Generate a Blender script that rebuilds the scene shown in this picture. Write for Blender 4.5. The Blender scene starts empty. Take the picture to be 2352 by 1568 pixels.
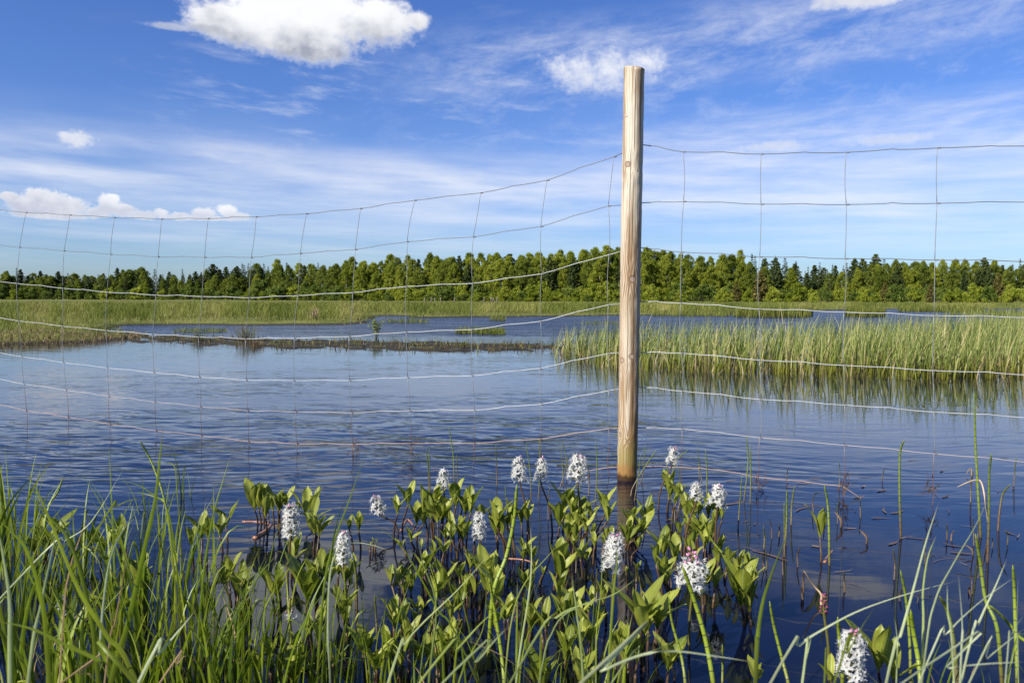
import bpy, math, random
import numpy as np
from mathutils import Vector, Matrix, noise as mnoise

random.seed(7)
RNG = np.random.default_rng(11)
scene = bpy.context.scene
COL = scene.collection
PI = math.pi

# ------------------------------------------------------------------ camera
H = 0.75                      # eye height above the water
FPX = 1829.0                  # focal length in units of a 2352 wide frame (28 mm on 36 mm)
PITCH = math.atan((784 - 684) / FPX)
CP, SP = math.cos(PITCH), math.sin(PITCH)
cam_data = bpy.data.cameras.new('camera')
cam = bpy.data.objects.new('camera', cam_data)
COL.objects.link(cam)
cam.location = (0, 0, H)
cam.rotation_euler = (PI / 2 - PITCH, 0, 0)
cam_data.sensor_width = 36
cam_data.lens = 36 * FPX / 2352
cam_data.clip_start = 0.05
cam_data.clip_end = 20000
cam_data.dof.use_dof = True
cam_data.dof.focus_distance = 3.1
cam_data.dof.aperture_fstop = 13
scene.camera = cam


def ray(x, y):
    cx, cy = (x - 1176) / FPX, (784 - y) / FPX
    return Vector((cx, CP + cy * SP, -SP + cy * CP))


def at_z(x, y, z=0.0):
    d = ray(x, y)
    t = (z - H) / d.z
    return Vector((d.x * t, d.y * t, z))


def at_y(x, y, Y):
    d = ray(x, y)
    t = Y / d.y
    return Vector((d.x * t, Y, H + d.z * t))


def sky_uv(x, y):
    d = ray(x, y).normalized()
    return math.atan2(d.x, d.y), math.asin(d.z)


# ------------------------------------------------------------------ object helpers
def tag(o, label=None, cat=None, group=None, kind=None):
    if label: o['label'] = label
    if cat: o['category'] = cat
    if group: o['group'] = group
    if kind: o['kind'] = kind
    return o


def empty(name, loc, label=None, cat=None, group=None):
    o = bpy.data.objects.new(name, None)
    o.empty_display_size = 0.05
    COL.objects.link(o)
    o.location = loc
    return tag(o, label, cat, group)


def link(name, me, parent=None, loc=None):
    o = bpy.data.objects.new(name, me)
    COL.objects.link(o)
    if parent is not None: o.parent = parent
    if loc is not None: o.location = loc
    return o


class MB:
    """collects ribbons, tubes and leaves; builds one mesh with per-vertex 'tint' and 'along'"""
    def __init__(self):
        self.v, self.f, self.t, self.a = [], [], [], []
        self.n = 0

    def add(self, vs, fs, tint=0.5, along=None):
        b = self.n
        self.v.extend([tuple(p) for p in vs])
        self.f.extend([tuple(i + b for i in q) for q in fs])
        k = len(vs)
        self.t.extend([tint] * k if not hasattr(tint, '__len__') else tint)
        self.a.extend([0.0] * k if along is None else along)
        self.n += k

    def tube(self, pts, radii, n=6, tint=0.5, cap=True, along=None):
        pts = [Vector(p) for p in pts]
        m = len(pts)
        if not hasattr(radii, '__len__'): radii = [radii] * m
        tan = []
        for i in range(m):
            d = pts[min(i + 1, m - 1)] - pts[max(i - 1, 0)]
            tan.append(d.normalized() if d.length > 1e-9 else Vector((0, 0, 1)))
        ref = Vector((0, 1, 0)) if abs(tan[0].y) < 0.9 else Vector((1, 0, 0))
        u = tan[0].cross(ref).normalized()
        vs, al = [], []
        L = 0
        for i in range(m):
            if i:
                L += (pts[i] - pts[i - 1]).length
                u = (u - tan[i] * u.dot(tan[i]))
                u = u.normalized() if u.length > 1e-9 else tan[i].orthogonal().normalized()
            w = tan[i].cross(u)
            for k in range(n):
                a = 2 * PI * k / n
                vs.append(pts[i] + (u * math.cos(a) + w * math.sin(a)) * radii[i])
                al.append(L if along is None else along[i])
        fs = []
        for i in range(m - 1):
            for k in range(n):
                k2 = (k + 1) % n
                fs.append((i * n + k, i * n + k2, (i + 1) * n + k2, (i + 1) * n + k))
        if cap:
            fs.append(tuple(range(n))[::-1])
            fs.append(tuple((m - 1) * n + k for k in range(n)))
        self.add(vs, fs, tint, al)

    def ribbon(self, pts, w, tint=0.5, fold=0.35, side=None, twist=0.0, base=0.75):
        """grass blade: folded strip along pts, widest low down, tapering to a point"""
        pts = [Vector(p) for p in pts]
        m = len(pts)
        vs, al = [], []
        for i in range(m):
            t = i / (m - 1)
            d = (pts[min(i + 1, m - 1)] - pts[max(i - 1, 0)]).normalized()
            s = side if side is not None else Vector((1, 0, 0))
            s = (s - d * s.dot(d)).normalized()
            nn = d.cross(s)
            if twist:
                a = twist * t
                s, nn = s * math.cos(a) + nn * math.sin(a), nn * math.cos(a) - s * math.sin(a)
            pr = min(1.0, base + t * 1.2) * max(0.03, (1 - t ** 2.2))
            hw = w * 0.5 * pr
            vs += [pts[i] - s * hw, pts[i] - nn * hw * fold * 1.2, pts[i] + s * hw]
            al += [t, t, t]
        fs = []
        for i in range(m - 1):
            b = i * 3
            fs += [(b, b + 1, b + 4, b + 3), (b + 1, b + 2, b + 5, b + 4)]
        self.add(vs, fs, tint, al)

    def mesh(self, name, mat, smooth=True):
        me = bpy.data.meshes.new(name)
        me.from_pydata(self.v, [], self.f)
        for nm, dat in (('tint', self.t), ('along', self.a)):
            at = me.attributes.new(nm, 'FLOAT', 'POINT')
            at.data.foreach_set('value', np.asarray(dat, dtype=np.float32))
        if smooth:
            me.polygons.foreach_set('use_smooth', [True] * len(me.polygons))
        me.materials.append(mat)
        me.update()
        return me

    def build(self, name, mat, parent=None, loc=None, smooth=True):
        return link(name, self.mesh(name, mat, smooth), parent, loc)


def quads_mesh(name, V, F, mat, tint=None, along=None, smooth=True):
    """V (n,3) and F (m,k) numpy arrays to a mesh"""
    me = bpy.data.meshes.new(name)
    n, (m, k) = len(V), F.shape
    me.vertices.add(n)
    me.vertices.foreach_set('co', np.ascontiguousarray(V, dtype=np.float32).ravel())
    me.loops.add(m * k)
    me.loops.foreach_set('vertex_index', np.ascontiguousarray(F, dtype=np.int32).ravel())
    me.polygons.add(m)
    me.polygons.foreach_set('loop_start', np.arange(0, m * k, k, dtype=np.int32))
    me.polygons.foreach_set('loop_total', np.full(m, k, dtype=np.int32))
    me.update(calc_edges=True)
    me.validate()
    for nm, dat in (('tint', tint), ('along', along)):
        if dat is None: continue
        at = me.attributes.new(nm, 'FLOAT', 'POINT')
        at.data.foreach_set('value', np.asarray(dat, dtype=np.float32))
    if smooth:
        me.polygons.foreach_set('use_smooth', np.ones(m, dtype=bool))
    me.materials.append(mat)
    return me


def catmull(P, n):
    """n points along a smooth curve through P"""
    P = [Vector(p) for p in P]
    if len(P) == 2:
        return [P[0].lerp(P[1], i / (n - 1)) for i in range(n)]
    Q = [P[0] * 2 - P[1]] + P + [P[-1] * 2 - P[-2]]
    out = []
    segs = len(P) - 1
    for i in range(n):
        g = i / (n - 1) * segs
        k = min(int(g), segs - 1)
        t = g - k
        a, b, c, d = Q[k], Q[k + 1], Q[k + 2], Q[k + 3]
        out.append(0.5 * ((2 * b) + (c - a) * t + (2 * a - 5 * b + 4 * c - d) * t * t + (3 * b - a - 3 * c + d) * t ** 3))
    return out


# ------------------------------------------------------------------ node helpers
class NT:
    def __init__(self, tree):
        self.t = tree
        self.l = tree.links

    def n(self, typ, **kw):
        nd = self.t.nodes.new(typ)
        for k, v in kw.items():
            setattr(nd, k, v)
        return nd

    def put(self, sock, val):
        if isinstance(val, bpy.types.NodeSocket):
            self.l.new(val, sock)
        elif val is not None:
            sock.default_value = val

    def m(self, op, a, b=None, c=None, clamp=False):
        nd = self.n('ShaderNodeMath', operation=op)
        nd.use_clamp = clamp
        for i, x in enumerate((a, b, c)):
            if x is not None: self.put(nd.inputs[i], x)
        return nd.outputs[0]

    def vm(self, op, a, b=None):
        nd = self.n('ShaderNodeVectorMath', operation=op)
        self.put(nd.inputs[0], a)
        if b is not None: self.put(nd.inputs[1], b)
        return nd.outputs[0]

    def xyz(self, x, y, z):
        nd = self.n('ShaderNodeCombineXYZ')
        for s, v in zip(nd.inputs, (x, y, z)): self.put(s, v)
        return nd.outputs[0]

    def sep(self, v):
        nd = self.n('ShaderNodeSeparateXYZ')
        self.put(nd.inputs[0], v)
        return nd.outputs

    def noise(self, vec, scale=1.0, detail=4, rough=0.55, dist=0.0, lac=2.0):
        nd = self.n('ShaderNodeTexNoise')
        nd.noise_dimensions = '3D'
        self.put(nd.inputs['Vector'], vec)
        for k, v in (('Scale', scale), ('Detail', detail), ('Roughness', rough), ('Distortion', dist), ('Lacunarity', lac)):
            self.put(nd.inputs[k], v)
        return nd.outputs[0]

    def rng(self, v, a, b, c=0.0, d=1.0, interp='SMOOTHSTEP'):
        nd = self.n('ShaderNodeMapRange')
        nd.interpolation_type = interp
        nd.clamp = True if interp == 'LINEAR' else nd.clamp
        for s, x in zip((0, 1, 2, 3, 4), (v, a, b, c, d)): self.put(nd.inputs[s], x)
        return nd.outputs[0]

    def mix(self, f, a, b):
        nd = self.n('ShaderNodeMix', data_type='RGBA')
        self.put(nd.inputs[0], f)
        self.put(nd.inputs[6], a if not isinstance(a, tuple) else (*a, 1)[:4])
        self.put(nd.inputs[7], b if not isinstance(b, tuple) else (*b, 1)[:4])
        return nd.outputs[2]

    def attr(self, name):
        return self.n('ShaderNodeAttribute', attribute_name=name).outputs['Fac']

    def bump(self, h, strength=0.5, dist=0.01, normal=None):
        nd = self.n('ShaderNodeBump')
        self.put(nd.inputs['Strength'], strength)
        self.put(nd.inputs['Distance'], dist)
        self.put(nd.inputs['Height'], h)
        if normal is not None: self.put(nd.inputs['Normal'], normal)
        return nd.outputs[0]


def new_mat(name):
    m = bpy.data.materials.new(name)
    m.use_nodes = True
    t = NT(m.node_tree)
    m.node_tree.nodes.clear()
    out = t.n('ShaderNodeOutputMaterial')
    return m, t, out.inputs[0]


def principled(t, color, rough=0.6, spec=0.5, metal=0.0, normal=None, ior=None):
    p = t.n('ShaderNodeBsdfPrincipled')
    t.put(p.inputs['Base Color'], color if not isinstance(color, tuple) else (*color, 1)[:4])
    t.put(p.inputs['Roughness'], rough)
    t.put(p.inputs['Specular IOR Level'], spec)
    t.put(p.inputs['Metallic'], metal)
    if ior: t.put(p.inputs['IOR'], ior)
    if normal is not None: t.put(p.inputs['Normal'], normal)
    return p.outputs[0]


def leafy(name, stops, rough=0.45, spec=0.35, transl=0.35, root=None, tip=None, bumpy=False, rnd=0.0, gloss=None):
    """leaf material: colour from the vertex tint through stops; root/tip colours along the blade"""
    m, t, out = new_mat(name)
    f = t.attr('tint')
    if rnd:
        r = t.n('ShaderNodeObjectInfo').outputs['Random']
        f = t.m('ADD', f, t.m('MULTIPLY', t.m('SUBTRACT', r, 0.5), rnd), clamp=True)
    cr = t.n('ShaderNodeValToRGB')
    e = cr.color_ramp.elements
    while len(e) < len(stops): e.new(0.5)
    for k, (p, c) in enumerate(stops):
        e[k].position = p
        e[k].color = (*c, 1)
    t.put(cr.inputs[0], f)
    col = cr.outputs[0]
    al = t.attr('along')
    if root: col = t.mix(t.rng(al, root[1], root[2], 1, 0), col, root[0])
    if tip: col = t.mix(t.rng(al, tip[1], tip[2], 0, 1), col, tip[0])
    geo = t.n('ShaderNodeNewGeometry')
    nz = t.noise(geo.outputs['Position'], 30, 2)
    hs = t.n('ShaderNodeHueSaturation')
    t.put(hs.inputs['Value'], t.rng(nz, 0.3, 0.7, 0.85, 1.15, 'LINEAR'))
    t.put(hs.inputs['Color'], col)
    col = hs.outputs[0]
    p = principled(t, col, rough, spec)
    tr = t.n('ShaderNodeBsdfTranslucent')
    t.put(tr.inputs[0], t.mix(0.35, col, t.mix(0.5, col, (0.30, 0.36, 0.02))))
    mx = t.n('ShaderNodeMixShader')
    mx.inputs[0].default_value = transl
    t.l.new(p, mx.inputs[1])
    t.l.new(tr.outputs[0], mx.inputs[2])
    t.l.new(mx.outputs[0], out)
    return m
# ------------------------------------------------------------------ sun and sky
SUN_EL, SUN_AZ = math.radians(36), math.radians(-128)   # azimuth from +Y (view) towards +X
sd = bpy.data.lights.new('sun', 'SUN')
sd.energy = 5.0
sd.angle = math.radians(0.55)
sd.color = (1.0, 0.945, 0.85)
sun = bpy.data.objects.new('sun', sd)
COL.objects.link(sun)
to_sun = Vector((math.sin(SUN_AZ) * math.cos(SUN_EL), math.cos(SUN_AZ) * math.cos(SUN_EL), math.sin(SUN_EL)))
sun.rotation_euler = to_sun.to_track_quat('Z', 'Y').to_euler()
sun.location = to_sun * 50

world = bpy.data.worlds.new('World')
scene.world = world
world.use_nodes = True
w = NT(world.node_tree)
world.node_tree.nodes.clear()
wout = w.n('ShaderNodeOutputWorld')
sky = w.n('ShaderNodeTexSky', sky_type='NISHITA')
sky.sun_disc = False
sky.sun_elevation = SUN_EL
sky.sun_rotation = SUN_AZ
sky.altitude = 100
sky.air_density = 1.0
sky.dust_density = 0.6
sky.ozone_density = 4.0
hs = w.n('ShaderNodeHueSaturation')
hs.inputs['Hue'].default_value = 0.508
hs.inputs['Saturation'].default_value = 1.18
w.l.new(sky.outputs[0], hs.inputs['Color'])
bg = w.n('ShaderNodeBackground')
bg.inputs[1].default_value = 0.068

d = w.n('ShaderNodeTexCoord').outputs['Generated']
dx, dy, dz = w.sep(d)
u = w.m('ARCTAN2', dx, dy)
v = w.m('ARCSINE', dz)
# clearer, bluer northern air than the model's default
tintc = w.mix(w.rng(v, 0.0, 0.30), (0.84, 1.0, 1.36), (1.07, 1.11, 1.40))
air = w.n('ShaderNodeMix', data_type='RGBA', blend_type='MULTIPLY')
air.inputs[0].default_value = 1.0
w.l.new(hs.outputs[0], air.inputs[6])
w.l.new(tintc, air.inputs[7])
w.l.new(air.outputs[2], bg.inputs[0])


def cumulus(parts, seed, amp=0.55, sc=26.0, edge=0.32, detail=6, sharp_top=True):
    """union of ellipses (frame centre x, y, half sizes) with a billowed edge"""
    vec = w.xyz(w.m('MULTIPLY', u, sc), w.m('MULTIPLY', v, sc * 1.25), seed)
    nz = w.m('SUBTRACT', w.noise(vec, 1.0, detail, 0.66, 0.1), 0.5)
    vec = w.xyz(w.m('MULTIPLY', u, sc * 4.2), w.m('MULTIPLY', v, sc * 5.0), seed + 20)
    nz = w.m('ADD', nz, w.m('MULTIPLY', w.m('SUBTRACT', w.noise(vec, 1.0, 3, 0.6, 0.2), 0.5), 0.55))
    best = None
    for (x, y, a, b) in parts:
        u0, v0 = sky_uv(x, y)
        ex = w.m('DIVIDE', w.m('SUBTRACT', u, u0), a / FPX)
        ey = w.m('DIVIDE', w.m('SUBTRACT', v, v0), b / FPX)
        q = w.m('SUBTRACT', 1.0, w.m('SQRT', w.m('ADD', w.m('MULTIPLY', ex, ex), w.m('MULTIPLY', ey, ey))))
        best = q if best is None else w.m('SMOOTH_MAX', best, q, 0.18)
    dd = w.m('ADD', best, w.m('MULTIPLY', nz, amp * 2))
    return w.rng(dd, 0.0, edge), dd, nz


def over(base_col, base_m, col, mask):
    """stack one cloud layer over the others: returns colour and cover"""
    c = w.mix(mask, base_col, col)
    mm = w.m('SUBTRACT', 1.0, w.m('MULTIPLY', w.m('SUBTRACT', 1.0, base_m), w.m('SUBTRACT', 1.0, mask)))
    return c, mm


def band(y0, y1, soft, x_tilt=0.0):
    """soft band between two frame heights"""
    va, vb = sky_uv(1176, y1)[1], sky_uv(1176, y0)[1]
    vv = w.m('SUBTRACT', v, w.m('MULTIPLY', u, x_tilt))
    s = soft / FPX
    return w.m('MULTIPLY', w.rng(vv, va - s, va + s), w.rng(vv, vb - s, vb + s, 1, 0))


def cirrus(seed, sx, sy, lo, hi, rough=0.62, dist=0.5, tilt=0.18, detail=8):
    """streaky fibrous veil"""
    vv = w.m('SUBTRACT', v, w.m('MULTIPLY', u, tilt))
    vec = w.xyz(w.m('MULTIPLY', u, sx), w.m('MULTIPLY', vv, sy), seed)
    return w.rng(w.noise(vec, 1.0, detail, rough, dist), lo, hi)


def wide(x0, x1, soft):
    ua, ub = sky_uv(x0, 684)[0], sky_uv(x1, 684)[0]
    s = soft / FPX
    return w.m('MULTIPLY', w.rng(u, ua - s, ua + s), w.rng(u, ub - s, ub + s, 1, 0))


WHITE = (0.95, 0.96, 1.0)
# thin veils: lower one across the whole frame, upper one to the right of the post
c1 = w.m('MULTIPLY', w.m('MULTIPLY', cirrus(3.1, 5.0, 34.0, 0.28, 0.88, rough=0.58, dist=0.15, tilt=-0.05), band(375, 510, 40, -0.03)), 0.72)
c1b = w.m('MULTIPLY', w.m('MULTIPLY', cirrus(8.7, 4.0, 60.0, 0.34, 0.85, dist=0.1, tilt=-0.02), band(380, 600, 60)), 0.38)
c2 = w.m('MULTIPLY', w.m('MULTIPLY', cirrus(5.4, 9.0, 30.0, 0.34, 0.90, 0.70, 0.2, 0.10), band(70, 225, 45, 0.06)), w.m('MULTIPLY', wide(1000, 3300, 240), 0.62))
c3 = w.m('MULTIPLY', w.m('MULTIPLY', cirrus(12.2, 9.0, 42.0, 0.50, 0.80, 0.66, 0.2, -0.08), band(130, 350, 60)), w.m('MULTIPLY', wide(430, 1500, 260), 0.42))
c4 = w.m('MULTIPLY', w.m('MULTIPLY', cirrus(15.5, 7.0, 40.0, 0.36, 0.88, 0.64, 0.2, 0.04), band(280, 420, 40)), w.m('MULTIPLY', wide(1400, 3300, 300), 0.6))
c5 = w.m('MULTIPLY', w.m('MULTIPLY', cirrus(21.0, 6.0, 28.0, 0.52, 0.8, 0.6, 0.2, 0.1), band(-900, -60, 200)), 0.4)
ccol, cm = WHITE, 0.0
veil = None
c6 = w.m('MULTIPLY', w.m('MULTIPLY', cirrus(31.0, 2.6, 9.0, 0.20, 0.70, 0.6, 0.1, 0.03), band(320, 560, 80)), 0.22)
c7 = w.m('MULTIPLY', cirrus(44.0, 16.0, 34.0, 0.45, 0.85, 0.7, 0.3, 0.12), w.m('MULTIPLY', band(90, 330, 60, 0.05), w.m('MULTIPLY', wide(900, 3000, 300), 0.30)))
for c in (c1, c1b, c2, c3, c4, c5, c6, c7):
    veil = c if veil is None else w.m('SUBTRACT', 1.0, w.m('MULTIPLY', w.m('SUBTRACT', 1.0, veil), w.m('SUBTRACT', 1.0, c)))
ccol, cm = w.mix(0.0, WHITE, WHITE), veil


def cumulus_layer(parts, seed, ybase, ytop, grey, opacity=1.0, xg=None, **kw):
    """one cumulus: lit top, grey underside"""
    global ccol, cm
    mask, dd, nz = cumulus(parts, seed, **kw)
    v0, v1 = sky_uv(1176, ybase)[1], sky_uv(1176, ytop)[1]
    vec = w.xyz(w.m('MULTIPLY', u, 16), w.m('MULTIPLY', v, 20), seed + 4)
    big = w.m('SUBTRACT', w.noise(vec, 1.0, 5, 0.55), 0.5)
    hh = w.m('ADD', v, w.m('MULTIPLY', big, (v1 - v0) * 1.5))
    if xg is not None:
        hh = w.m('SUBTRACT', hh, w.m('MULTIPLY', w.m('SUBTRACT', u, sky_uv(xg[0], 300)[0]), xg[1]))
    sh = w.rng(hh, v0, v1)
    vec2 = w.xyz(w.m('MULTIPLY', u, 46), w.m('MULTIPLY', v, 56), seed + 9)
    puff = w.rng(w.noise(vec2, 1.0, 4, 0.55), 0.3, 0.7, 0.55, 1.25, 'LINEAR')
    g = w.m('MULTIPLY', w.m('SUBTRACT', 1.0, sh), puff, clamp=True)
    col = w.mix(g, (0.96, 0.97, 1.0), grey)
    ccol, cm = over(ccol, cm, col, w.m('MULTIPLY', mask, opacity))


GREY = (0.37, 0.40, 0.49)
cumulus_layer([(700, 25, 225, 92), (870, 48, 120, 58), (540, 48, 125, 50), (690, 95, 145, 52), (640, -60, 260, 110), (955, 48, 42, 26)], 2.3, 150, 40, GREY,
              xg=(690, 0.10), amp=0.50, sc=20.0, edge=0.50, detail=6)
cumulus_layer([(395, 62, 70, 9), (470, 66, 70, 14)], 6.3, 100, 20, GREY, 0.6, amp=0.5, sc=30, edge=0.7)
cumulus_layer([(178, 320, 42, 21), (150, 312, 18, 12)], 4.4, 345, 305, (0.70, 0.74, 0.84), 0.9, amp=0.65, sc=60, edge=0.8)
cumulus_layer([(1970, -6, 105, 28), (2030, -10, 60, 24)], 7.7, 40, -10, (0.7, 0.72, 0.8), 0.9, amp=0.5, sc=30, edge=0.6)
cumulus_layer([(1400, 155, 80, 52), (1290, 160, 60, 46), (1480, 140, 70, 44), (1350, 185, 110, 40), (1330, 160, 70, 40)], 9.9, 210, 140, (0.75, 0.78, 0.86), 0.80, amp=0.9, sc=26, edge=1.2, detail=6)
cumulus_layer([(105, 462, 55, 28), (60, 468, 40, 22), (150, 474, 50, 22), (25, 452, 22, 10), (120, 492, 95, 12), (85, 446, 26, 14)], 11.3, 505, 462, (0.55, 0.58, 0.70), 0.97, amp=0.50, sc=62, edge=0.42, detail=5)
cumulus_layer([(250, 468, 26, 24), (278, 482, 34, 17), (230, 488, 30, 14), (262, 456, 14, 12)], 13.1, 505, 470, (0.60, 0.63, 0.74), 0.92, amp=0.50, sc=66, edge=0.45, detail=5)
cumulus_layer([(330, 494, 34, 13), (370, 488, 20, 10), (415, 496, 30, 11), (470, 490, 32, 14), (520, 485, 26, 16), (545, 496, 34, 10), (450, 500, 120, 7)], 16.1, 512, 484, (0.64, 0.67, 0.78), 0.9, amp=0.52, sc=70, edge=0.5, detail=5)
cumulus_layer([(1780, 335, 90, 16), (2040, 322, 120, 14)], 19.4, 350, 300, (0.60, 0.65, 0.76), 0.55, amp=0.7, sc=34, edge=0.8)

cm = w.m('MULTIPLY', cm, w.rng(v, -0.02, 0.01))
bgc = w.n('ShaderNodeBackground')
bgc.inputs[1].default_value = 0.67
w.l.new(ccol, bgc.inputs[0])
mxs = w.n('ShaderNodeMixShader')
w.l.new(cm, mxs.inputs[0])
w.l.new(bg.outputs[0], mxs.inputs[1])
w.l.new(bgc.outputs[0], mxs.inputs[2])
w.l.new(mxs.outputs[0], wout.inputs[0])
world.cycles.sampling_method = 'MANUAL'
world.cycles.sample_map_resolution = 512

vs_ = scene.view_settings
vs_.view_transform = 'Standard'
vs_.look = 'None'
vs_.exposure = 0.62
vs_.gamma = 1.0
vs_.use_curve_mapping = False

scene.cycles.max_bounces = 6
scene.cycles.diffuse_bounces = 3
scene.cycles.glossy_bounces = 3
scene.cycles.transmission_bounces = 3
scene.cycles.transparent_max_bounces = 4
scene.cycles.caustics_reflective = False
scene.cycles.caustics_refractive = False
# ------------------------------------------------------------------ shoreline polygons (world metres)
def px_poly(pts):
    return [tuple(at_z(x, y)[:2]) if not isinstance(x, str) else y for x, y in pts]


FAR_LAND = px_poly([(0, 793), (70, 791), (120, 789), (205, 786), (290, 780), (342, 771), (320, 766), (250, 762), (258, 748), (330, 747), (400, 746),
                    (520, 747), (640, 747), (740, 746), (803, 746), (842, 744), (838, 736), (862, 727), (900, 724), (932, 726), (940, 730), (1010, 729),
                    (1100, 728), (1250, 727), (1470, 724), (1670, 723), (1700, 716), (1880, 713.5), (1960, 711), (2100, 709.5), (2290, 709), (2500, 709), (2900, 709)])
FAR_LAND = FAR_LAND + [(420, 90), (2600, 2400), (-2600, 2400), (-420, 30), (-60, 11.5)]
ISLET_A = px_poly([(1690, 727.5), (1770, 729), (1850, 728.5), (1868, 726), (1800, 724), (1700, 723.6)])
ISLET_B = px_poly([(1940, 727), (1985, 728), (2035, 727), (2030, 724.5), (1945, 724)])
MUD_BAR = px_poly([(300, 776), (345, 786), (450, 789), (560, 798), (680, 800), (800, 803), (920, 805), (1060, 806), (1180, 807), (1255, 806), (1300, 800), (1240, 790),
                   (1120, 789), (980, 787), (860, 783), (740, 781), (620, 780), (500, 776), (400, 771)])
BANK = [(-9, 1.3), (-4, 1.0), (-1.4, 0.78), (0, 0.62), (1.2, 0.72), (4, 1.0), (9, 1.3), (60, -8), (60, -900), (-60, -900), (-60, -8)]


def poly_sd(P, poly):
    """signed distance to a polygon, positive inside; P (n,2)"""
    poly = np.asarray(poly, float)
    n = len(poly)
    best = np.full(len(P), 1e18)
    inside = np.zeros(len(P), bool)
    for i in range(n):
        a, b = poly[i], poly[(i + 1) % n]
        e = b - a
        q = P - a
        t = np.clip((q @ e) / (e @ e), 0, 1)
        dd = q - t[:, None] * e
        best = np.minimum(best, (dd ** 2).sum(1))
        c = ((a[1] > P[:, 1]) != (b[1] > P[:, 1]))
        with np.errstate(divide='ignore', invalid='ignore'):
            xi = (b[0] - a[0]) * (P[:, 1] - a[1]) / (b[1] - a[1]) + a[0]
        inside ^= c & (P[:, 0] < xi)
    s = np.sqrt(best)
    return np.where(inside, s, -s)


def wobble(P, f, seed):
    return np.sin(P[:, 0] * f + seed) * np.cos(P[:, 1] * f * 1.3 + seed * 2.1) + 0.5 * np.sin(P[:, 0] * f * 2.7 + seed * 3.3 + P[:, 1] * f * 1.9)


def ground_z(P):
    z = np.full(len(P), -0.40)
    s = poly_sd(P, FAR_LAND)
    s = s + 0.25 * wobble(P, 1.1, 0.7) * np.clip(P[:, 1] / 30, 0.2, 1)
    far = np.clip(s * 0.10, -0.4, 0.10) + np.clip((s - 12) * 0.0006, 0, 0.08)
    far = far + np.where(s > 1, 0.03 * wobble(P, 0.33, 1.9), 0)
    z = np.maximum(z, far)
    for isl in (ISLET_A, ISLET_B):
        z = np.maximum(z, np.clip(poly_sd(P, isl) * 0.15, -0.4, 0.05))
    sm = poly_sd(P, MUD_BAR) + 0.22 * wobble(P, 2.3, 4.4)
    z = np.maximum(z, np.clip(sm * 0.08, -0.4, 0.012) + np.where(sm > 0, 0.017 * wobble(P, 5.1, 2.2) - 0.003, 0))
    z = np.maximum(z, np.clip(poly_sd(P, BANK) * 0.35, -0.4, 0.16))
    return z


def gz(x, y):
    return float(ground_z(np.array([[x, y]]))[0])


# one ground sheet, fine where it can be seen
ang = np.concatenate([np.radians(np.arange(-44, 44.01, 0.2)), np.radians(np.arange(48, 313, 4.0))])
rad = np.concatenate([np.geomspace(0.25, 8, 40), np.geomspace(8.05, 17, 130), np.geomspace(17.2, 70, 110), np.geomspace(72, 6000, 60)])
A, R = np.meshgrid(ang, rad)
P = np.stack([np.sin(A) * R, np.cos(A) * R], -1).reshape(-1, 2)
V = np.column_stack([P, ground_z(P)])
na, nr = len(ang), len(rad)
idx = np.arange(na * nr).reshape(nr, na)
F = np.stack([idx[:-1, :], np.roll(idx, -1, 1)[:-1, :], np.roll(idx, -1, 1)[1:, :], idx[1:, :]], -1).reshape(-1, 4)

m, t, out = new_mat('marsh_ground')
pos = t.n('ShaderNodeNewGeometry').outputs['Position']
x_, y_, z_ = t.sep(pos)
n1 = t.noise(pos, 0.35, 5, 0.6)
n2 = t.noise(pos, 9.0, 4, 0.65)
n3 = t.noise(t.vm('MULTIPLY', pos, (0.05, 0.09, 1)), 1.0, 3)
mud = t.mix(t.rng(n2, 0.35, 0.65), (0.016, 0.015, 0.010), (0.045, 0.036, 0.020))
grs = t.mix(t.rng(n1, 0.35, 0.65), (0.10, 0.115, 0.020), (0.19, 0.19, 0.045))
grs = t.mix(t.m('MULTIPLY', t.rng(n3, 0.60, 0.70), 0.6), grs, (0.26, 0.20, 0.09))
g = t.mix(t.rng(z_, 0.015, 0.05), mud, grs)
t.l.new(principled(t, g, 0.9, 0.2, normal=t.bump(n2, 0.6, 0.03)), out)
me = quads_mesh('ground', V, F, m)
tag(link('ground', me), kind='structure')

# ------------------------------------------------------------------ water
m, t, out = new_mat('pond_water')
pos = t.n('ShaderNodeNewGeometry').outputs['Position']
x_, y_, z_ = t.sep(pos)
warp = t.noise(t.vm('MULTIPLY', pos, (0.9, 0.9, 1)), 1.0, 2)
wv = t.xyz(t.m('ADD', x_, t.m('MULTIPLY', warp, 0.6)), t.m('ADD', y_, t.m('MULTIPLY', warp, 0.5)), 0.0)
ra = t.noise(t.vm('MULTIPLY', wv, (4.2, 15.0, 1)), 1.0, 1, 0.4, 0.3)
rot = t.n('ShaderNodeVectorRotate', rotation_type='Z_AXIS')
t.put(rot.inputs['Vector'], wv)
rot.inputs['Angle'].default_value = math.radians(14)
rb = t.noise(t.vm('MULTIPLY', rot.outputs[0], (7.0, 30.0, 1)), 1.0, 1, 0.5, 0.2)
rc = t.noise(t.vm('MULTIPLY', rot.outputs[0], (2.4, 6.5, 1)), 1.0, 2, 0.5, 0.3)
hgt = t.m('ADD', t.m('MULTIPLY', ra, t.rng(y_, 3.6, 5.5, 1.15, 0.6)), t.m('ADD', t.m('MULTIPLY', rb, 0.22), t.m('MULTIPLY', rc, t.rng(y_, 2.9, 4.6, 0.7, 2.6))))
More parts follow.
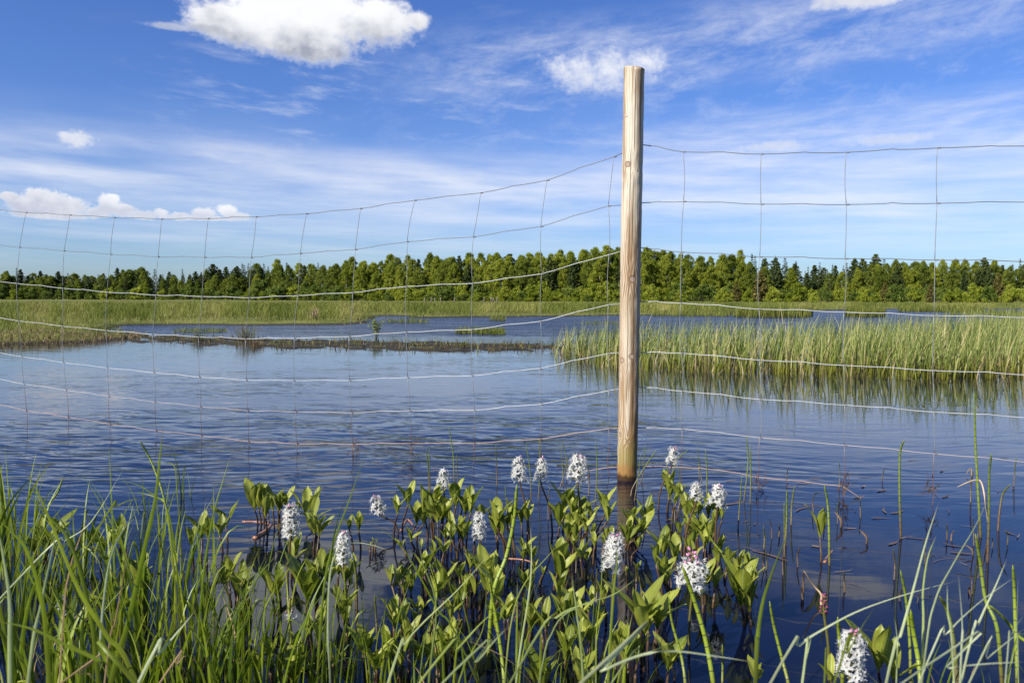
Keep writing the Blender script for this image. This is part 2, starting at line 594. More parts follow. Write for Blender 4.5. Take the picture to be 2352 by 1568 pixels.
# wind: calm in the plants' lee and near the mud bar and reeds, ruffled in the open
patch = t.noise(t.vm('MULTIPLY', pos, (0.35, 0.8, 1)), 1.0, 3, 0.6, 0.4)
amp = t.rng(y_, 2.0, 3.6, 0.03, 1.0)
amp = t.m('MULTIPLY', amp, t.rng(y_, 3.4, 6.0, 1.0, 0.40))
amp = t.m('MULTIPLY', amp, t.rng(y_, 6.5, 9.0, 1.0, 0.4))
amp = t.m('ADD', amp, t.rng(y_, 14.5, 17.0, 0.0, 1.5))
lee = t.rng(x_, 0.5, 1.5, 1.0, 0.26)
amp = t.m('MULTIPLY', amp, t.m('ADD', t.m('MULTIPLY', lee, t.rng(y_, 11, 14, 1, 0)), t.rng(y_, 11, 14, 0, 1)))
amp = t.m('MULTIPLY', amp, t.rng(patch, 0.32, 0.60, 0.30, 1.2))
rd = t.noise(t.vm('MULTIPLY', pos, (0.55, 1.5, 1)), 1.0, 3, 0.6, 0.3)
hgt = t.m('ADD', hgt, t.m('MULTIPLY', rd, t.rng(y_, 13.0, 18.0, 0.0, 26.0)))
nrm = t.bump(hgt, amp, 0.0078)
body = t.mix(t.rng(t.noise(pos, 1.7, 3), 0.4, 0.65), (0.002, 0.004, 0.015), (0.006, 0.006, 0.013))
wp = principled(t, body, t.rng(y_, 9.0, 22.0, 0.02, 0.27), 0.5, normal=nrm, ior=1.36)
wp.node.inputs['Specular Tint'].default_value = (0.58, 0.80, 1.0, 1)
t.l.new(wp, out)
ang = np.radians(np.arange(0, 360, 5.0))
rad = np.array([0.0, 5, 20, 80, 400, 3000])
V = np.array([[math.sin(a) * r, math.cos(a) * r, 0.0] for r in rad[1:] for a in ang] + [[0, 0, 0]])
k = len(ang)
F4 = [(i * k + j, i * k + (j + 1) % k, (i + 1) * k + (j + 1) % k, (i + 1) * k + j) for i in range(4) for j in range(k)]
F3 = [(len(V) - 1, (j + 1) % k, j) for j in range(k)]
me = bpy.data.meshes.new('water')
me.from_pydata([tuple(p) for p in V], [], [f[::-1] for f in F4] + F3)
me.materials.append(m)
me.update()
wo = tag(link('water', me), kind='structure')
import bmesh
bm_ = bmesh.new(); bm_.from_mesh(me); bmesh.ops.recalc_face_normals(bm_, faces=bm_.faces)
if sum(f.normal.z for f in bm_.faces) < 0: bmesh.ops.reverse_faces(bm_, faces=bm_.faces)
bm_.to_mesh(me); bm_.free()
# ------------------------------------------------------------------ fence: post, line wires, stay wires
POST_Y = at_z(1440, 1100).y
PB, PT = at_z(1440, 1100), at_y(1456.5, 157, POST_Y)

m, t, out = new_mat('debarked_pine')
tc = t.n('ShaderNodeTexCoord').outputs['Object']
ox, oy, oz = t.sep(tc)
a_ = t.m('ARCTAN2', ox, t.m('MULTIPLY', oy, -1.0))          # 0 faces the camera, + to the right
lo = t.noise(t.vm('MULTIPLY', tc, (9, 9, 1.6)), 1.0, 3, 0.5)
kn = []
KNOTS = [(-0.62, 1.285, 0.0095), (0.08, 0.825, 0.012), (0.12, 0.512, 0.0095), (0.42, 1.258, 0.003), (-0.02, 0.165, 0.005), (-0.95, 0.495, 0.009), (-1.05, 0.19, 0.007), (-0.80, 1.475, 0.003), (1.1, 0.62, 0.005)]
kmask = kring = kdist = None
for ka, kz, kr in KNOTS:
    dx_ = t.m('MULTIPLY', t.m('SUBTRACT', a_, ka), 0.040)
    dz_ = t.m('SUBTRACT', oz, kz)
    r = t.m('DIVIDE', t.m('SQRT', t.m('ADD', t.m('MULTIPLY', dx_, dx_), t.m('MULTIPLY', dz_, dz_))), kr)
    kdist = r if kdist is None else t.m('MINIMUM', kdist, r)
push = t.m('MULTIPLY', t.rng(kdist, 0.5, 8.0, 1.0, 0.0), 1.4)
# grain: warped vertical bands of early and late wood, opening into ovals where the taper cuts the rings
gv = t.m('ADD', t.m('MULTIPLY', t.m('ABSOLUTE', t.m('ADD', a_, 0.15)), 3.6), t.m('ADD', t.m('MULTIPLY', lo, 5.5), t.m('MULTIPLY', oz, 0.8)))
gv = t.m('ADD', gv, push)
fine = t.noise(t.vm('MULTIPLY', tc, (160, 160, 3.5)), 1.0, 3, 0.6)
band_ = t.m('FRACT', t.m('ADD', gv, t.m('MULTIPLY', fine, 0.22)))
late = t.m('MULTIPLY', t.rng(band_, 0.35, 0.70), t.rng(band_, 0.86, 1.0, 1, 0))
gsel = t.rng(t.noise(t.vm('MULTIPLY', tc, (9, 9, 2.2)), 1.0, 2), 0.30, 0.52)
gsel = t.m('MULTIPLY', gsel, t.rng(oz, 1.15, 0.75, 0.35, 1.0))
col = t.mix(t.rng(lo, 0.3, 0.7), (0.47, 0.395, 0.285), (0.62, 0.57, 0.465))
col = t.mix(t.m('MULTIPLY', late, t.m('MULTIPLY', gsel, 0.95)), col, (0.19, 0.085, 0.028))
# long resin-brown runs
st = t.noise(t.vm('MULTIPLY', tc, (34, 34, 2.1)), 1.0, 4, 0.6, 0.3)
col = t.mix(t.m('MULTIPLY', t.rng(st, 0.48, 0.62), 0.75), col, (0.23, 0.13, 0.055))
run = t.m('MULTIPLY', t.rng(t.m('ABSOLUTE', t.m('SUBTRACT', a_, t.m('ADD', 0.30, t.m('MULTIPLY', t.m('SUBTRACT', lo, 0.5), 1.6)))), 0.05, 0.26, 1, 0), t.rng(oz, 0.75, 0.6))
run = t.m('MULTIPLY', run, t.rng(t.noise(t.vm('MULTIPLY', tc, (3, 3, 7)), 1.0, 2), 0.35, 0.6))
col = t.mix(t.m('MULTIPLY', run, 0.75), col, (0.17, 0.088, 0.034))
lowm = t.m('MULTIPLY', t.rng(oz, 0.95, 0.25), t.rng(t.noise(t.vm('MULTIPLY', tc, (14, 14, 2.6)), 1.0, 3), 0.32, 0.62))
col = t.mix(t.m('MULTIPLY', lowm, 0.9), col, (0.25, 0.145, 0.05))
wet = t.m('ADD', oz, t.m('MULTIPLY', t.m('SUBTRACT', t.noise(t.vm('MULTIPLY', tc, (40, 40, 6)), 1.0, 3), 0.5), 0.05))
# drying cracks
for ca, z0, z1 in ((0.02, 1.32, 1.66), (-0.32, 0.30, 1.36), (0.28, 0.18, 0.98), (0.62, 1.30, 1.62), (-0.02, 0.92, 1.25)):
    wob = t.m('MULTIPLY', t.m('SUBTRACT', t.noise(t.xyz(0.0, ca * 7, t.m('MULTIPLY', oz, 7.0)), 1.0, 3), 0.5), 0.22)
    dcr = t.m('ABSOLUTE', t.m('SUBTRACT', a_, t.m('ADD', wob, ca)))
    ck = t.m('MULTIPLY', t.rng(dcr, 0.016, 0.052, 1, 0), t.m('MULTIPLY', t.rng(oz, z0, z0 + 0.05), t.rng(oz, z1 - 0.05, z1, 1, 0)))
    col = t.mix(t.m('MULTIPLY', ck, 0.92), col, (0.07, 0.042, 0.024))
# knots
col = t.mix(t.m('MULTIPLY', t.rng(kdist, 1.55, 1.10, 0, 1), 0.9), col, (0.16, 0.088, 0.04))
col = t.mix(t.rng(kdist, 1.0, 0.75, 0, 1), col, (0.34, 0.26, 0.20))
# algae and water stain at the foot
col = t.mix(t.m('MULTIPLY', t.rng(wet, 0.22, 0.08), 0.55), col, (0.20, 0.18, 0.035))
col = t.mix(t.m('MULTIPLY', t.rng(wet, 0.09, 0.04), 0.7), col, (0.27, 0.125, 0.035))
col = t.mix(t.m('MULTIPLY', t.rng(wet, 0.030, 0.010), 0.92), col, (0.035, 0.020, 0.012))
hb = t.m('ADD', t.m('MULTIPLY', late, 0.5), t.m('ADD', t.m('MULTIPLY', fine, 0.5), t.m('MULTIPLY', t.rng(kdist, 1.7, 1.0), -1.2)))
t.l.new(principled(t, col, t.rng(oz, 0.03, 0.02, 0.68, 0.25), 0.3, normal=t.bump(hb, 0.35, 0.0015)), out)
M_POST = m


def post_mesh(name, height, r0, r1, mat, sink=0.35, seg=40, step=0.012, chatter=0.0013, seed=1):
    mb = MB()
    rows = []
    z = -sink
    zs = []
    while z < height - 0.004:
        zs.append(z); z += step if z > -0.05 else 0.05
    zs += [height - 0.004, height]
    rs = np.random.default_rng(seed)
    facet = rs.uniform(-1, 1, (400, seg))
    vs = []
    for i, z in enumerate(zs):
        f = max(0, z) / height
        r = r0 + (r1 - r0) * f
        cell = int((z + sink) / 0.036)
        for k in range(seg):
            a = 2 * PI * k / seg
            n_ = mnoise.noise(Vector((math.cos(a) * 1.3, math.sin(a) * 1.3, z * 1.4 + seed))) * 0.0022
            n_ += mnoise.noise(Vector((math.cos(a) * 2.2, math.sin(a) * 2.2, cell * 0.9))) * chatter * 1.4
            for ka, kz, kr in KNOTS:
                da = (math.atan2(math.sin(a), -math.cos(a) * -1)) if False else 0
            rr = r + n_ - (0.003 if i == len(zs) - 1 else 0)
            zz = z + (0.006 * math.cos(a - 2.6) if i >= len(zs) - 2 else 0)
            vs.append((rr * math.cos(a), rr * math.sin(a), zz))
    fs = []
    m_ = len(zs)
    for i in range(m_ - 1):
        for k in range(seg):
            k2 = (k + 1) % seg
            fs.append((i * seg + k, i * seg + k2, (i + 1) * seg + k2, (i + 1) * seg + k))
    fs.append(tuple((m_ - 1) * seg + k for k in range(seg)))
    mb.add(vs, fs)
    return mb.mesh(name, mat)


fence = empty('wire_fence', PB, 'pale wooden post standing in the pond with galvanized wire netting on both sides', 'fence')
ph = (PT - PB).length
post = link('post', post_mesh('post', ph, 0.0405, 0.0420, M_POST, 0.4), fence)
post.rotation_euler = (PT - PB).to_track_quat('Z', 'Y').to_euler()
# keep the grain's front towards the camera
post.rotation_euler = Vector((0, 0, 1)).rotation_difference((PT - PB).normalized()).to_euler()
tag(post, 'tall round debarked pine post with knots, dark wet foot')


def wire_mat(name, base, rust, rust_amt):
    m, t, out = new_mat(name)
    pos = t.n('ShaderNodeNewGeometry').outputs['Position']
    n_ = t.noise(pos, 22, 3)
    x_, y_, z_ = t.sep(pos)
    f = t.m('MULTIPLY', t.rng(t.m('ADD', z_, t.m('MULTIPLY', n_, 0.06)), 0.30, 0.12), rust_amt)
    col = t.mix(f, t.mix(t.rng(n_, 0.3, 0.7), base, tuple(c * 0.8 for c in base)), rust)
    t.l.new(principled(t, col, 0.55, 0.4, t.rng(f, 0, 1, 0.25, 0.0, 'LINEAR')), out)
    return m


M_WIRE = wire_mat('galvanized_wire', (0.50, 0.51, 0.52), (0.26, 0.12, 0.07), 0.9)
M_STAY = wire_mat('stay_wire', (0.27, 0.275, 0.28), (0.16, 0.075, 0.045), 1.0)
M_WIRE_SKY = wire_mat('sky_darkened_wire', (0.17, 0.175, 0.18), (0.2, 0.1, 0.06), 0.5)  # galvanized wire with a darkened colour, imitating its contrast with the bright sky
M_RUST = wire_mat('rusty_wire', (0.47, 0.37, 0.31), (0.40, 0.27, 0.21), 1.0)

AL, AR = math.radians(22.0), math.radians(23.6)
BK = Vector((PB.x, PB.y + 0.043, 0))                       # wires run behind the post
DL, DR = Vector((-math.cos(AL), math.sin(AL), 0)), Vector((math.cos(AR), -math.sin(AR), 0))


def on_plane(x, y, dirv):
    """where the sight line meets the vertical plane of one fence run"""
    nrm = Vector((dirv.y, -dirv.x, 0))
    d = ray(x, y)
    tt = (BK - Vector((0, 0, H))).dot(nrm) / d.dot(nrm)
    return Vector((0, 0, H)) + d * tt


LX = [[1410, 1256, 1104, 953, 828, 704, 588, 478, 371, 263, 161, 60, -38],
      [1397, 1242, 1087, 935, 816, 690, 577, 470, 363, 254, 147, 45, -54],
      [1399, 1244, 1085, 933, 810, 684, 572, 464, 358, 246, 144, 38, -62],
      [1397, 1242, 1084, 933, 802, 676, 563, 456, 350, 243, 143, 43, -57],
      [1396, 1240, 1084, 936, 803, 675, 566, 458, 354, 246, 146, 50, -48],
      [1398, 1243, 1089, 941, 808, 680, 569, 461, 356, 250, 152, 55, -40],
      [1399, 1241, 1089, 944, 811, 683, 571, 463, 359, 253, 157, 61, -34]]
LY = [[345, 360, 414, 443, 460, 479, 491, 498, 502, 503, 500, 494, 488, 480],
      [470, 473, 520, 544, 555, 573, 582, 591, 591, 590, 584, 576, 568, 558],
      [572, 585, 629, 651, 658, 672, 679, 684, 681, 678, 671, 662, 651, 640],
      [696, 700, 738, 757, 763, 773, 777, 778, 774, 768, 759, 749, 737, 722],
      [808, 812, 846, 863, 867, 874, 874, 873, 866, 856, 845, 833, 819, 804],
      [889, 897, 928, 942, 943, 948, 946, 943, 934, 923, 910, 896, 882, 864],
      [983, 984, 1008, 1018, 1018, 1020, 1019, 1014, 1000, 989, 974, 958, 943, 922]]
RX = [[1569, 1748, 1944, 2153, 2398], [1570, 1748, 1944, 2152, 2396], [1565, 1745, 1941, 2147, 2390], [1563, 1743, 1938, 2145, 2388],
      [1565, 1744, 1938, 2142, 2386], [1566, 1745, 1940, 2145, 2389], [1566, 1746, 1939, 2147, 2391]]
RY = [[328, 349, 354, 350, 340, 334], [467, 463, 469, 470, 467, 463], [567, 579, 590, 594, 597, 601], [692, 696, 710, 717, 725, 730],
      [809, 811, 827, 839, 851, 862], [887, 898, 917, 930, 946, 961], [982, 985, 1005, 1022, 1042, 1064]]
rw = random.Random(5)
EXTRA_L = [(1399, 1073), (1355, 1080), (1256, 1100)]       # lowest rusty wire, sinking into the water
EXTRA_R = [(1465, 1070), (1568, 1073), (1650, 1079), (1744, 1096), (1935, 1116)]


def wire_curve(P, kink=0.0035):
    """line wire with the small tension crimps between its knots"""
    pts = []
    for a, b in zip(P[:-1], P[1:]):
        L = (b - a).length
        pts.append(a)
        if L > 0.12:
            for f, dz in ((0.28, 0.2), (0.44, 0.9), (0.52, 1.15), (0.60, 0.5), (0.80, -0.2)):
                p = a.lerp(b, f + rw.uniform(-.015, .015))
                p.z += kink * dz * rw.uniform(0.6, 1.2)
                pts.append(p)
    pts.append(P[-1])
    return pts


def rel(P):
    return [p - PB for p in P]


stays_l = [[] for _ in range(17)]
stays_r = [[] for _ in range(9)]
names = 7
for k in range(7):
    start = on_plane(1445, LY[k][0], DL)
    P = [start] + [on_plane(x, y, DL) for x, y in zip(LX[k], LY[k][1:])]
    P += [P[-1] + DL * 0.3 * i for i in range(1, 5)]
    for i in range(17): stays_l[i].append(P[i + 1])
    mb = MB()
    rad = 0.00160 if k == 0 else 0.00145
    mb.tube(rel(wire_curve(P)), rad, 6)
    o = mb.build('line_wire', M_RUST if k == 6 else (M_WIRE_SKY if k < 2 else M_WIRE), fence)
    if k == 6: tag(o, 'rust brown lowest line wire left of the post')
    start = on_plane(1449, RY[k][0], DR)
    P = [start] + [on_plane(x, y, DR) for x, y in zip(RX[k], RY[k][1:])]
    P += [P[-1] + DR * 0.3 * i for i in range(1, 5)]
    for i in range(9): stays_r[i].append(P[i + 1])
    mb = MB()
    mb.tube(rel(wire_curve(P)), rad, 6)
    # the dead end wound back on itself beside the post
    q = [P[0].lerp(P[1], f) for f in np.linspace(0.02, 0.40, 40)]
    hel = [p + Vector((0, math.cos(i * 1.9), math.sin(i * 1.9))) * 0.0021 for i, p in enumerate(q)]
    mb.tube(rel(hel), 0.0009, 5)
    mb.build('line_wire', M_WIRE_SKY if k < 3 else M_WIRE, fence)
for EX, DD in ((EXTRA_L, DL), (EXTRA_R, DR)):
    P = [on_plane(1447, EX[0][1] - 2, DD)] + [on_plane(x, y, DD) for x, y in EX]
    P.append(P[-1] + (P[-1] - P[-2]).normalized() * 0.10 + Vector((0, 0, -0.06)))
    mb = MB()
    mb.tube(rel(wire_curve(P, 0.003)), 0.0014, 6)
    tag(mb.build('line_wire', M_RUST, fence), 'rusty lowest wire dipping into the water')


def stay(Pk, dirv, seedv):
    """vertical wire in pieces between line wires, each end wound round the line wire (hinge joint)"""
    r_ = random.Random(seedv)
    mb = MB()
    for a, b in zip(Pk[:-1], Pk[1:]):
        bow = r_.uniform(-0.006, 0.006)
        pts = [a + (b - a) * f + dirv * (bow * math.sin(PI * f)) for f in np.linspace(0, 1, 7)]
        mb.tube(rel(pts), 0.00128, 5)
    lastp = Pk[-1]
    foot = lastp + Vector((r_.uniform(-.008, .008), 0, 0)) + Vector((0, 0, -lastp.z - 0.2))
    pts = [lastp.lerp(foot, f) + dirv * r_.uniform(-.004, .004) for f in np.linspace(0, 1, 9)]
    mb.tube(rel(pts), 0.00128, 5)
    for p in Pk:
        hel = []
        for i in range(26):
            a = i / 25 * 2 * PI * 3.2
            hel.append(p + dirv * (i / 25 * 0.0125 - 0.001) + Vector((-dirv.y, dirv.x, 0)) * math.cos(a) * 0.0027 + Vector((0, 0, math.sin(a) * 0.0027)))
        mb.tube(rel(hel), 0.00115, 5)
    return mb


for i, S in enumerate(stays_l): stay(S, -DL, 40 + i).build('stay_wire', M_STAY, fence)
for i, S in enumerate(stays_r): stay(S, DR, 70 + i).build('stay_wire', M_STAY, fence)
# fencing staples on the back of the post
# ------------------------------------------------------------------ reed bed, marsh grass, mud litter
def grass_mass(name, base, hgt, width, lean, mat, nseg=4, bend=0.5, facing=None, seed=0, tintlo=0.0, tinthi=1.0, patchy=0.0):
    """many blades as flat tapering ribbons; base (n,3), hgt (n,), width (n,), lean (n,2) tip offset"""
    rg = np.random.default_rng(seed)
    n = len(base)
    ang = rg.uniform(0, 2 * PI, n) if facing is None else facing + rg.normal(0, 0.6, n)
    side = np.column_stack([np.cos(ang), np.sin(ang), np.zeros(n)])
    ts = np.linspace(0, 1, nseg + 1)
    prof = np.array([0.75] + [min(1, 0.9 + t) * (1 - t ** 2.4) for t in ts[1:]])
    prof[-1] = 0.06
    V = np.zeros((n, nseg + 1, 2, 3))
    for i, t in enumerate(ts):
        c = base.copy()
        c[:, :2] += lean * (t ** 1.9)[..., None] if np.ndim(t) else lean * t ** 1.9
        ln = np.linalg.norm(lean, axis=1)
        c[:, 2] += hgt * t - bend * ln * t ** 3
        hw = (width * 0.5 * prof[i])[:, None]
        V[:, i, 0] = c - side * hw
        V[:, i, 1] = c + side * hw
    b = (np.arange(n) * (nseg + 1) * 2)[:, None]
    F = []
    for i in range(nseg):
        F.append(np.concatenate([b + i * 2, b + i * 2 + 1, b + i * 2 + 3, b + i * 2 + 2], 1))
    F = np.concatenate(F)
    tb = rg.uniform(tintlo, tinthi, n)
    if patchy:
        far_ = np.clip(base[:, 1] / 30, 0.3, 3)
        tb = np.clip(tb * 0.6 + 0.2 + patchy * (0.20 * np.sin(base[:, 0] / far_ * 1.1 + 2 * np.sin(base[:, 1] / far_ * 0.9)) + 0.12 * np.sin(base[:, 0] / far_ * 3.7 + base[:, 1] / far_ * 2.9)), 0, tinthi)
    tint = np.repeat(tb, (nseg + 1) * 2)
    along = np.tile(np.repeat(ts, 2), n)
    me = quads_mesh(name, V.reshape(-1, 3), F, mat, tint, along)
    return link(name, me)


M_REED = leafy('reed_leaf', [(0.0, (0.05, 0.095, 0.016)), (0.35, (0.18, 0.225, 0.04)), (0.8, (0.34, 0.36, 0.115)), (1.0, (0.48, 0.40, 0.19))],
               0.5, 0.3, 0.30, root=((0.17, 0.17, 0.012), 0.05, 0.5))
M_MEADOW = leafy('marsh_grass', [(0.0, (0.065, 0.095, 0.012)), (0.5, (0.165, 0.185, 0.030)), (0.85, (0.28, 0.275, 0.075)), (1.0, (0.30, 0.23, 0.10))],
                 0.6, 0.2, 0.30, root=((0.10, 0.095, 0.02), 0.0, 0.35))
M_DEAD = leafy('dead_reed', [(0.0, (0.075, 0.055, 0.03)), (0.6, (0.28, 0.195, 0.11)), (1.0, (0.45, 0.36, 0.22))], 0.7, 0.15, 0.15)

# reed bed right of the middle, standing in the water
REEDS = px_poly([(1252, 800), (1268, 822), (1300, 830), (1350, 842), (1400, 850), (1470, 853), (1560, 858), (1660, 861), (1760, 862), (1860, 866), (1960, 869),
                 (2060, 872), (2160, 874), (2260, 872), (2352, 870), (2600, 866), (3000, 830), (3000, 740), (2352, 748), (2250, 758), (2000, 786), (1800, 799),
                 (1600, 803), (1480, 802), (1380, 798), (1290, 800)])
RB = np.array(REEDS)


def scatter(poly, n, seed, power=0.0, ymax=None, margin=None):
    """n random points inside polygon; power biases towards the near edge"""
    rg = np.random.default_rng(seed)
    pl = np.array(poly)
    lo_, hi_ = pl.min(0), pl.max(0)
    if ymax: hi_[1] = min(hi_[1], ymax)
    got = []
    tot = 0
    while tot < n:
        q = rg.uniform(0, 1, (n * 3, 2))
        q[:, 1] = q[:, 1] ** (1 + power)
        q = lo_ + q * (hi_ - lo_)
        s = poly_sd(q, poly)
        q = q[s > 0]
        got.append(q); tot += len(q)
    return np.concatenate(got)[:n]


def reeds_in_view(Q, lim=0.72):
    return Q[np.abs(Q[:, 0] / np.maximum(Q[:, 1], 0.1)) < lim]


Q = reeds_in_view(scatter(REEDS, 13000, 3, 0.7), 0.85)
sd_ = poly_sd(Q, REEDS)
clump = 0.5 + 0.5 * wobble(Q, 2.1, 1.3) / 1.5
keep = RNG.uniform(0, 1, len(Q)) < np.clip(sd_ / 0.35 + 0.10 + 0.25 * clump, 0, 1) * np.clip(0.35 + (Q[:, 0] - 0.2) / 1.0, 0.18, 1)
Q = Q[keep]
n = len(Q)
hh = RNG.normal(0.455, 0.085, n) * np.clip(0.72 + (Q[:, 0] - 0.2) * 0.16, 0.6, 1.0)
hh = np.clip(hh, 0.2, 0.8)
lean = np.column_stack([RNG.normal(0.045, 0.085, n), RNG.normal(0, 0.08, n)])
lean[RNG.uniform(0, 1, n) < 0.13] *= 2.6
B3 = np.column_stack([Q, np.full(n, -0.06)])
o = grass_mass('reeds', B3, hh + 0.06, RNG.uniform(0.007, 0.015, n), lean, M_REED, 5, 0.35, seed=21)
tag(o, 'dense bed of tall pale green reeds standing in the water right of the post', 'reeds', kind='stuff')
# withered brown stems among the reed feet
Q2 = Q[RNG.uniform(0, 1, n) < 0.32]
n2 = len(Q2)
B3 = np.column_stack([Q2 + RNG.normal(0, 0.04, (n2, 2)), np.full(n2, -0.05)])
o = grass_mass('withered_reeds', B3, RNG.uniform(0.06, 0.42, n2), RNG.uniform(0.006, 0.013, n2), RNG.normal(0, 0.11, (n2, 2)), M_DEAD, 3, 0.6, seed=22)
tag(o, 'broken brown reed stalks between the feet of the green reeds', 'reeds', kind='stuff')

# far marsh: grass along all the shores, thinning with distance
rg = np.random.default_rng(31)
N = 150000
az = rg.uniform(-0.66, 0.66, N)
dist = 10.5 * (150 / 10.5) ** (rg.uniform(0, 1, N) ** 0.85)
Q = np.column_stack([np.tan(az) * dist, dist])
sd_ = poly_sd(Q, FAR_LAND) + 0.25 * wobble(Q, 1.1, 0.7) * np.clip(Q[:, 1] / 30, 0.2, 1)
ok = (sd_ > -0.35) & (rg.uniform(0, 1, N) < np.clip(sd_ / np.maximum(0.6, Q[:, 1] * 0.03) + 0.45, 0, 1))
Q, sd_ = Q[ok], sd_[ok]
z = ground_z(Q)
n = len(Q)
left_bank = np.clip((-Q[:, 0] - 2) / 8, 0, 1) * np.clip((24 - Q[:, 1]) / 8, 0, 1)
hh = np.where(Q[:, 1] < 24, 0.26, np.interp(Q[:, 1], [45, 75, 110], [0.40, 0.24, 0.17])) * rg.normal(1, 0.22, n) * (0.8 + 0.25 * wobble(Q, 0.5, 2.0))
hh = np.clip(hh, 0.08, 0.75) * np.clip(0.62 + sd_ / np.maximum(1.0, Q[:, 1] * 0.08), 0.55, 1)
wid = np.clip(Q[:, 1] * 0.00055, 0.006, 0.05) * rg.uniform(0.7, 1.5, n)
lean = rg.normal(0, 0.12, (n, 2)) + np.array([0.05, 0])
B3 = np.column_stack([Q, np.maximum(z, -0.02) - 0.03])
o = grass_mass('marsh_grass', B3, hh, wid, lean, M_MEADOW, 3, 0.4, seed=32, tinthi=0.97, patchy=1.0)
tag(o, 'green marsh grass covering the far shores below the forest', 'grass', kind='stuff')

# islets of sedge in front of the far shore, and sparse grass standing in open water
PATCH = [(ISLET_A, 2600, 0.42, 0.02), (ISLET_B, 1500, 0.38, 0.02),
         (px_poly([(1040, 766), (1100, 768), (1160, 769), (1158, 762), (1100, 760), (1050, 762)]), 1000, 0.13, 0.010),
         (px_poly([(870, 741), (930, 743), (985, 743), (985, 738), (900, 738)]), 330, 0.16, 0.010),
         (px_poly([(1120, 736), (1160, 738), (1162, 734), (1125, 734)]), 160, 0.22, 0.012),
         (px_poly([(395, 765), (440, 766), (520, 764), (520, 758), (440, 757), (400, 759)]), 500, 0.10, 0.008),
         (px_poly([(1310, 745), (1400, 748), (1480, 747), (1480, 742), (1380, 741)]), 300, 0.12, 0.010),
         (px_poly([(2160, 726), (2400, 730), (2420, 722), (2200, 720)]), 900, 0.3, 0.02),
         (px_poly([(1500, 726), (1600, 727), (1690, 727), (1690, 724.5), (1500, 724.5)]), 600, 0.25, 0.02),
         (px_poly([(2060, 716), (2250, 717), (2260, 714.5), (2080, 714)]), 900, 0.35, 0.03)]
bases, hs_, ws_ = [], [], []
for k, (poly, cnt, hgt_, wd) in enumerate(PATCH):
    q = scatter(poly, cnt, 50 + k)
    bases.append(np.column_stack([q, np.full(cnt, -0.03)]))
    hs_.append(rg.normal(1, 0.2, cnt) * hgt_ + 0.03)
    ws_.append(rg.uniform(0.7, 1.4, cnt) * wd)
B3 = np.concatenate(bases); n = len(B3)
o = grass_mass('water_sedge', B3, np.clip(np.concatenate(hs_), 0.04, 1), np.concatenate(ws_), rg.normal(0, 0.06, (n, 2)), M_MEADOW, 3, 0.4, seed=33, tinthi=0.8)
tag(o, 'thin sedge growing out of the open water in loose patches', 'sedge', kind='stuff')

# litter of dead stems and short shoots on the mud bar
q = scatter(MUD_BAR, 1500, 60)
n = len(q)
zz = ground_z(q)
L = rg.uniform(0.015, 0.10, n)
up = rg.uniform(0, 1, n) < 0.5
lean = rg.normal(0, 1, (n, 2)); lean = lean / np.linalg.norm(lean, axis=1)[:, None] * np.where(up, 0.3, 1.0)[:, None] * L[:, None]
o = grass_mass('bog_litter', np.column_stack([q, np.maximum(zz, 0.0) - 0.004]), np.where(up, L, L * 0.25), rg.uniform(0.006, 0.02, n), lean, M_DEAD, 2, 0.1, seed=61, tintlo=0.0, tinthi=0.22)
tag(o, 'brown plant litter and moss lying on the mud bar', 'plant litter', kind='stuff')
q = scatter(MUD_BAR, 420, 62)
o = grass_mass('bog_shoots', np.column_stack([q, np.full(420, -0.01)]), rg.uniform(0.04, 0.13, 420), rg.uniform(0.008, 0.016, 420), rg.normal(0, 0.03, (420, 2)), M_MEADOW, 2, 0.2, seed=63)
tag(o, 'short green shoots sprouting from the mud bar', 'grass', kind='stuff')
# brown dead grass at the waterline of the left bank
edge = px_poly([(0, 794), (120, 790), (205, 787), (290, 781), (340, 773), (320, 769), (205, 778), (0, 783)])
q = scatter(edge, 1500, 64)
o = grass_mass('dead_grass', np.column_stack([q, np.maximum(ground_z(q), 0) - 0.01]), rg.uniform(0.04, 0.16, 1500), rg.uniform(0.006, 0.014, 1500), rg.normal(0, 0.09, (1500, 2)), M_DEAD, 2, 0.4, seed=65, tinthi=0.8)
tag(o, 'matted brown dead grass along the waterline of the left bank', 'grass', kind='stuff')
# ------------------------------------------------------------------ forest edge
ORD = ['first', 'second', 'third', 'fourth', 'fifth', 'sixth', 'seventh', 'eighth', 'ninth', 'tenth', 'eleventh', 'twelfth', 'thirteenth', 'fourteenth',
       'fifteenth', 'sixteenth', 'seventeenth', 'eighteenth', 'nineteenth', 'twentieth', 'twenty-first', 'twenty-second', 'twenty-third', 'twenty-fourth', 'twenty-fifth', 'twenty-sixth', 'twenty-seventh', 'twenty-eighth', 'twenty-ninth'] + [f'{t_}-{u_}' if u_ else t_[:-1] + 'ieth' for t_ in ('thirty', 'forty', 'fifty') for u_ in ('', 'first', 'second', 'third', 'fourth', 'fifth', 'sixth', 'seventh', 'eighth', 'ninth')]


def leaf_mat(name, lo_, hi_, transl=0.30):
    return leafy(name, [(0.0, lo_), (1.0, hi_)], 0.6, 0.2, transl, rnd=0.5)


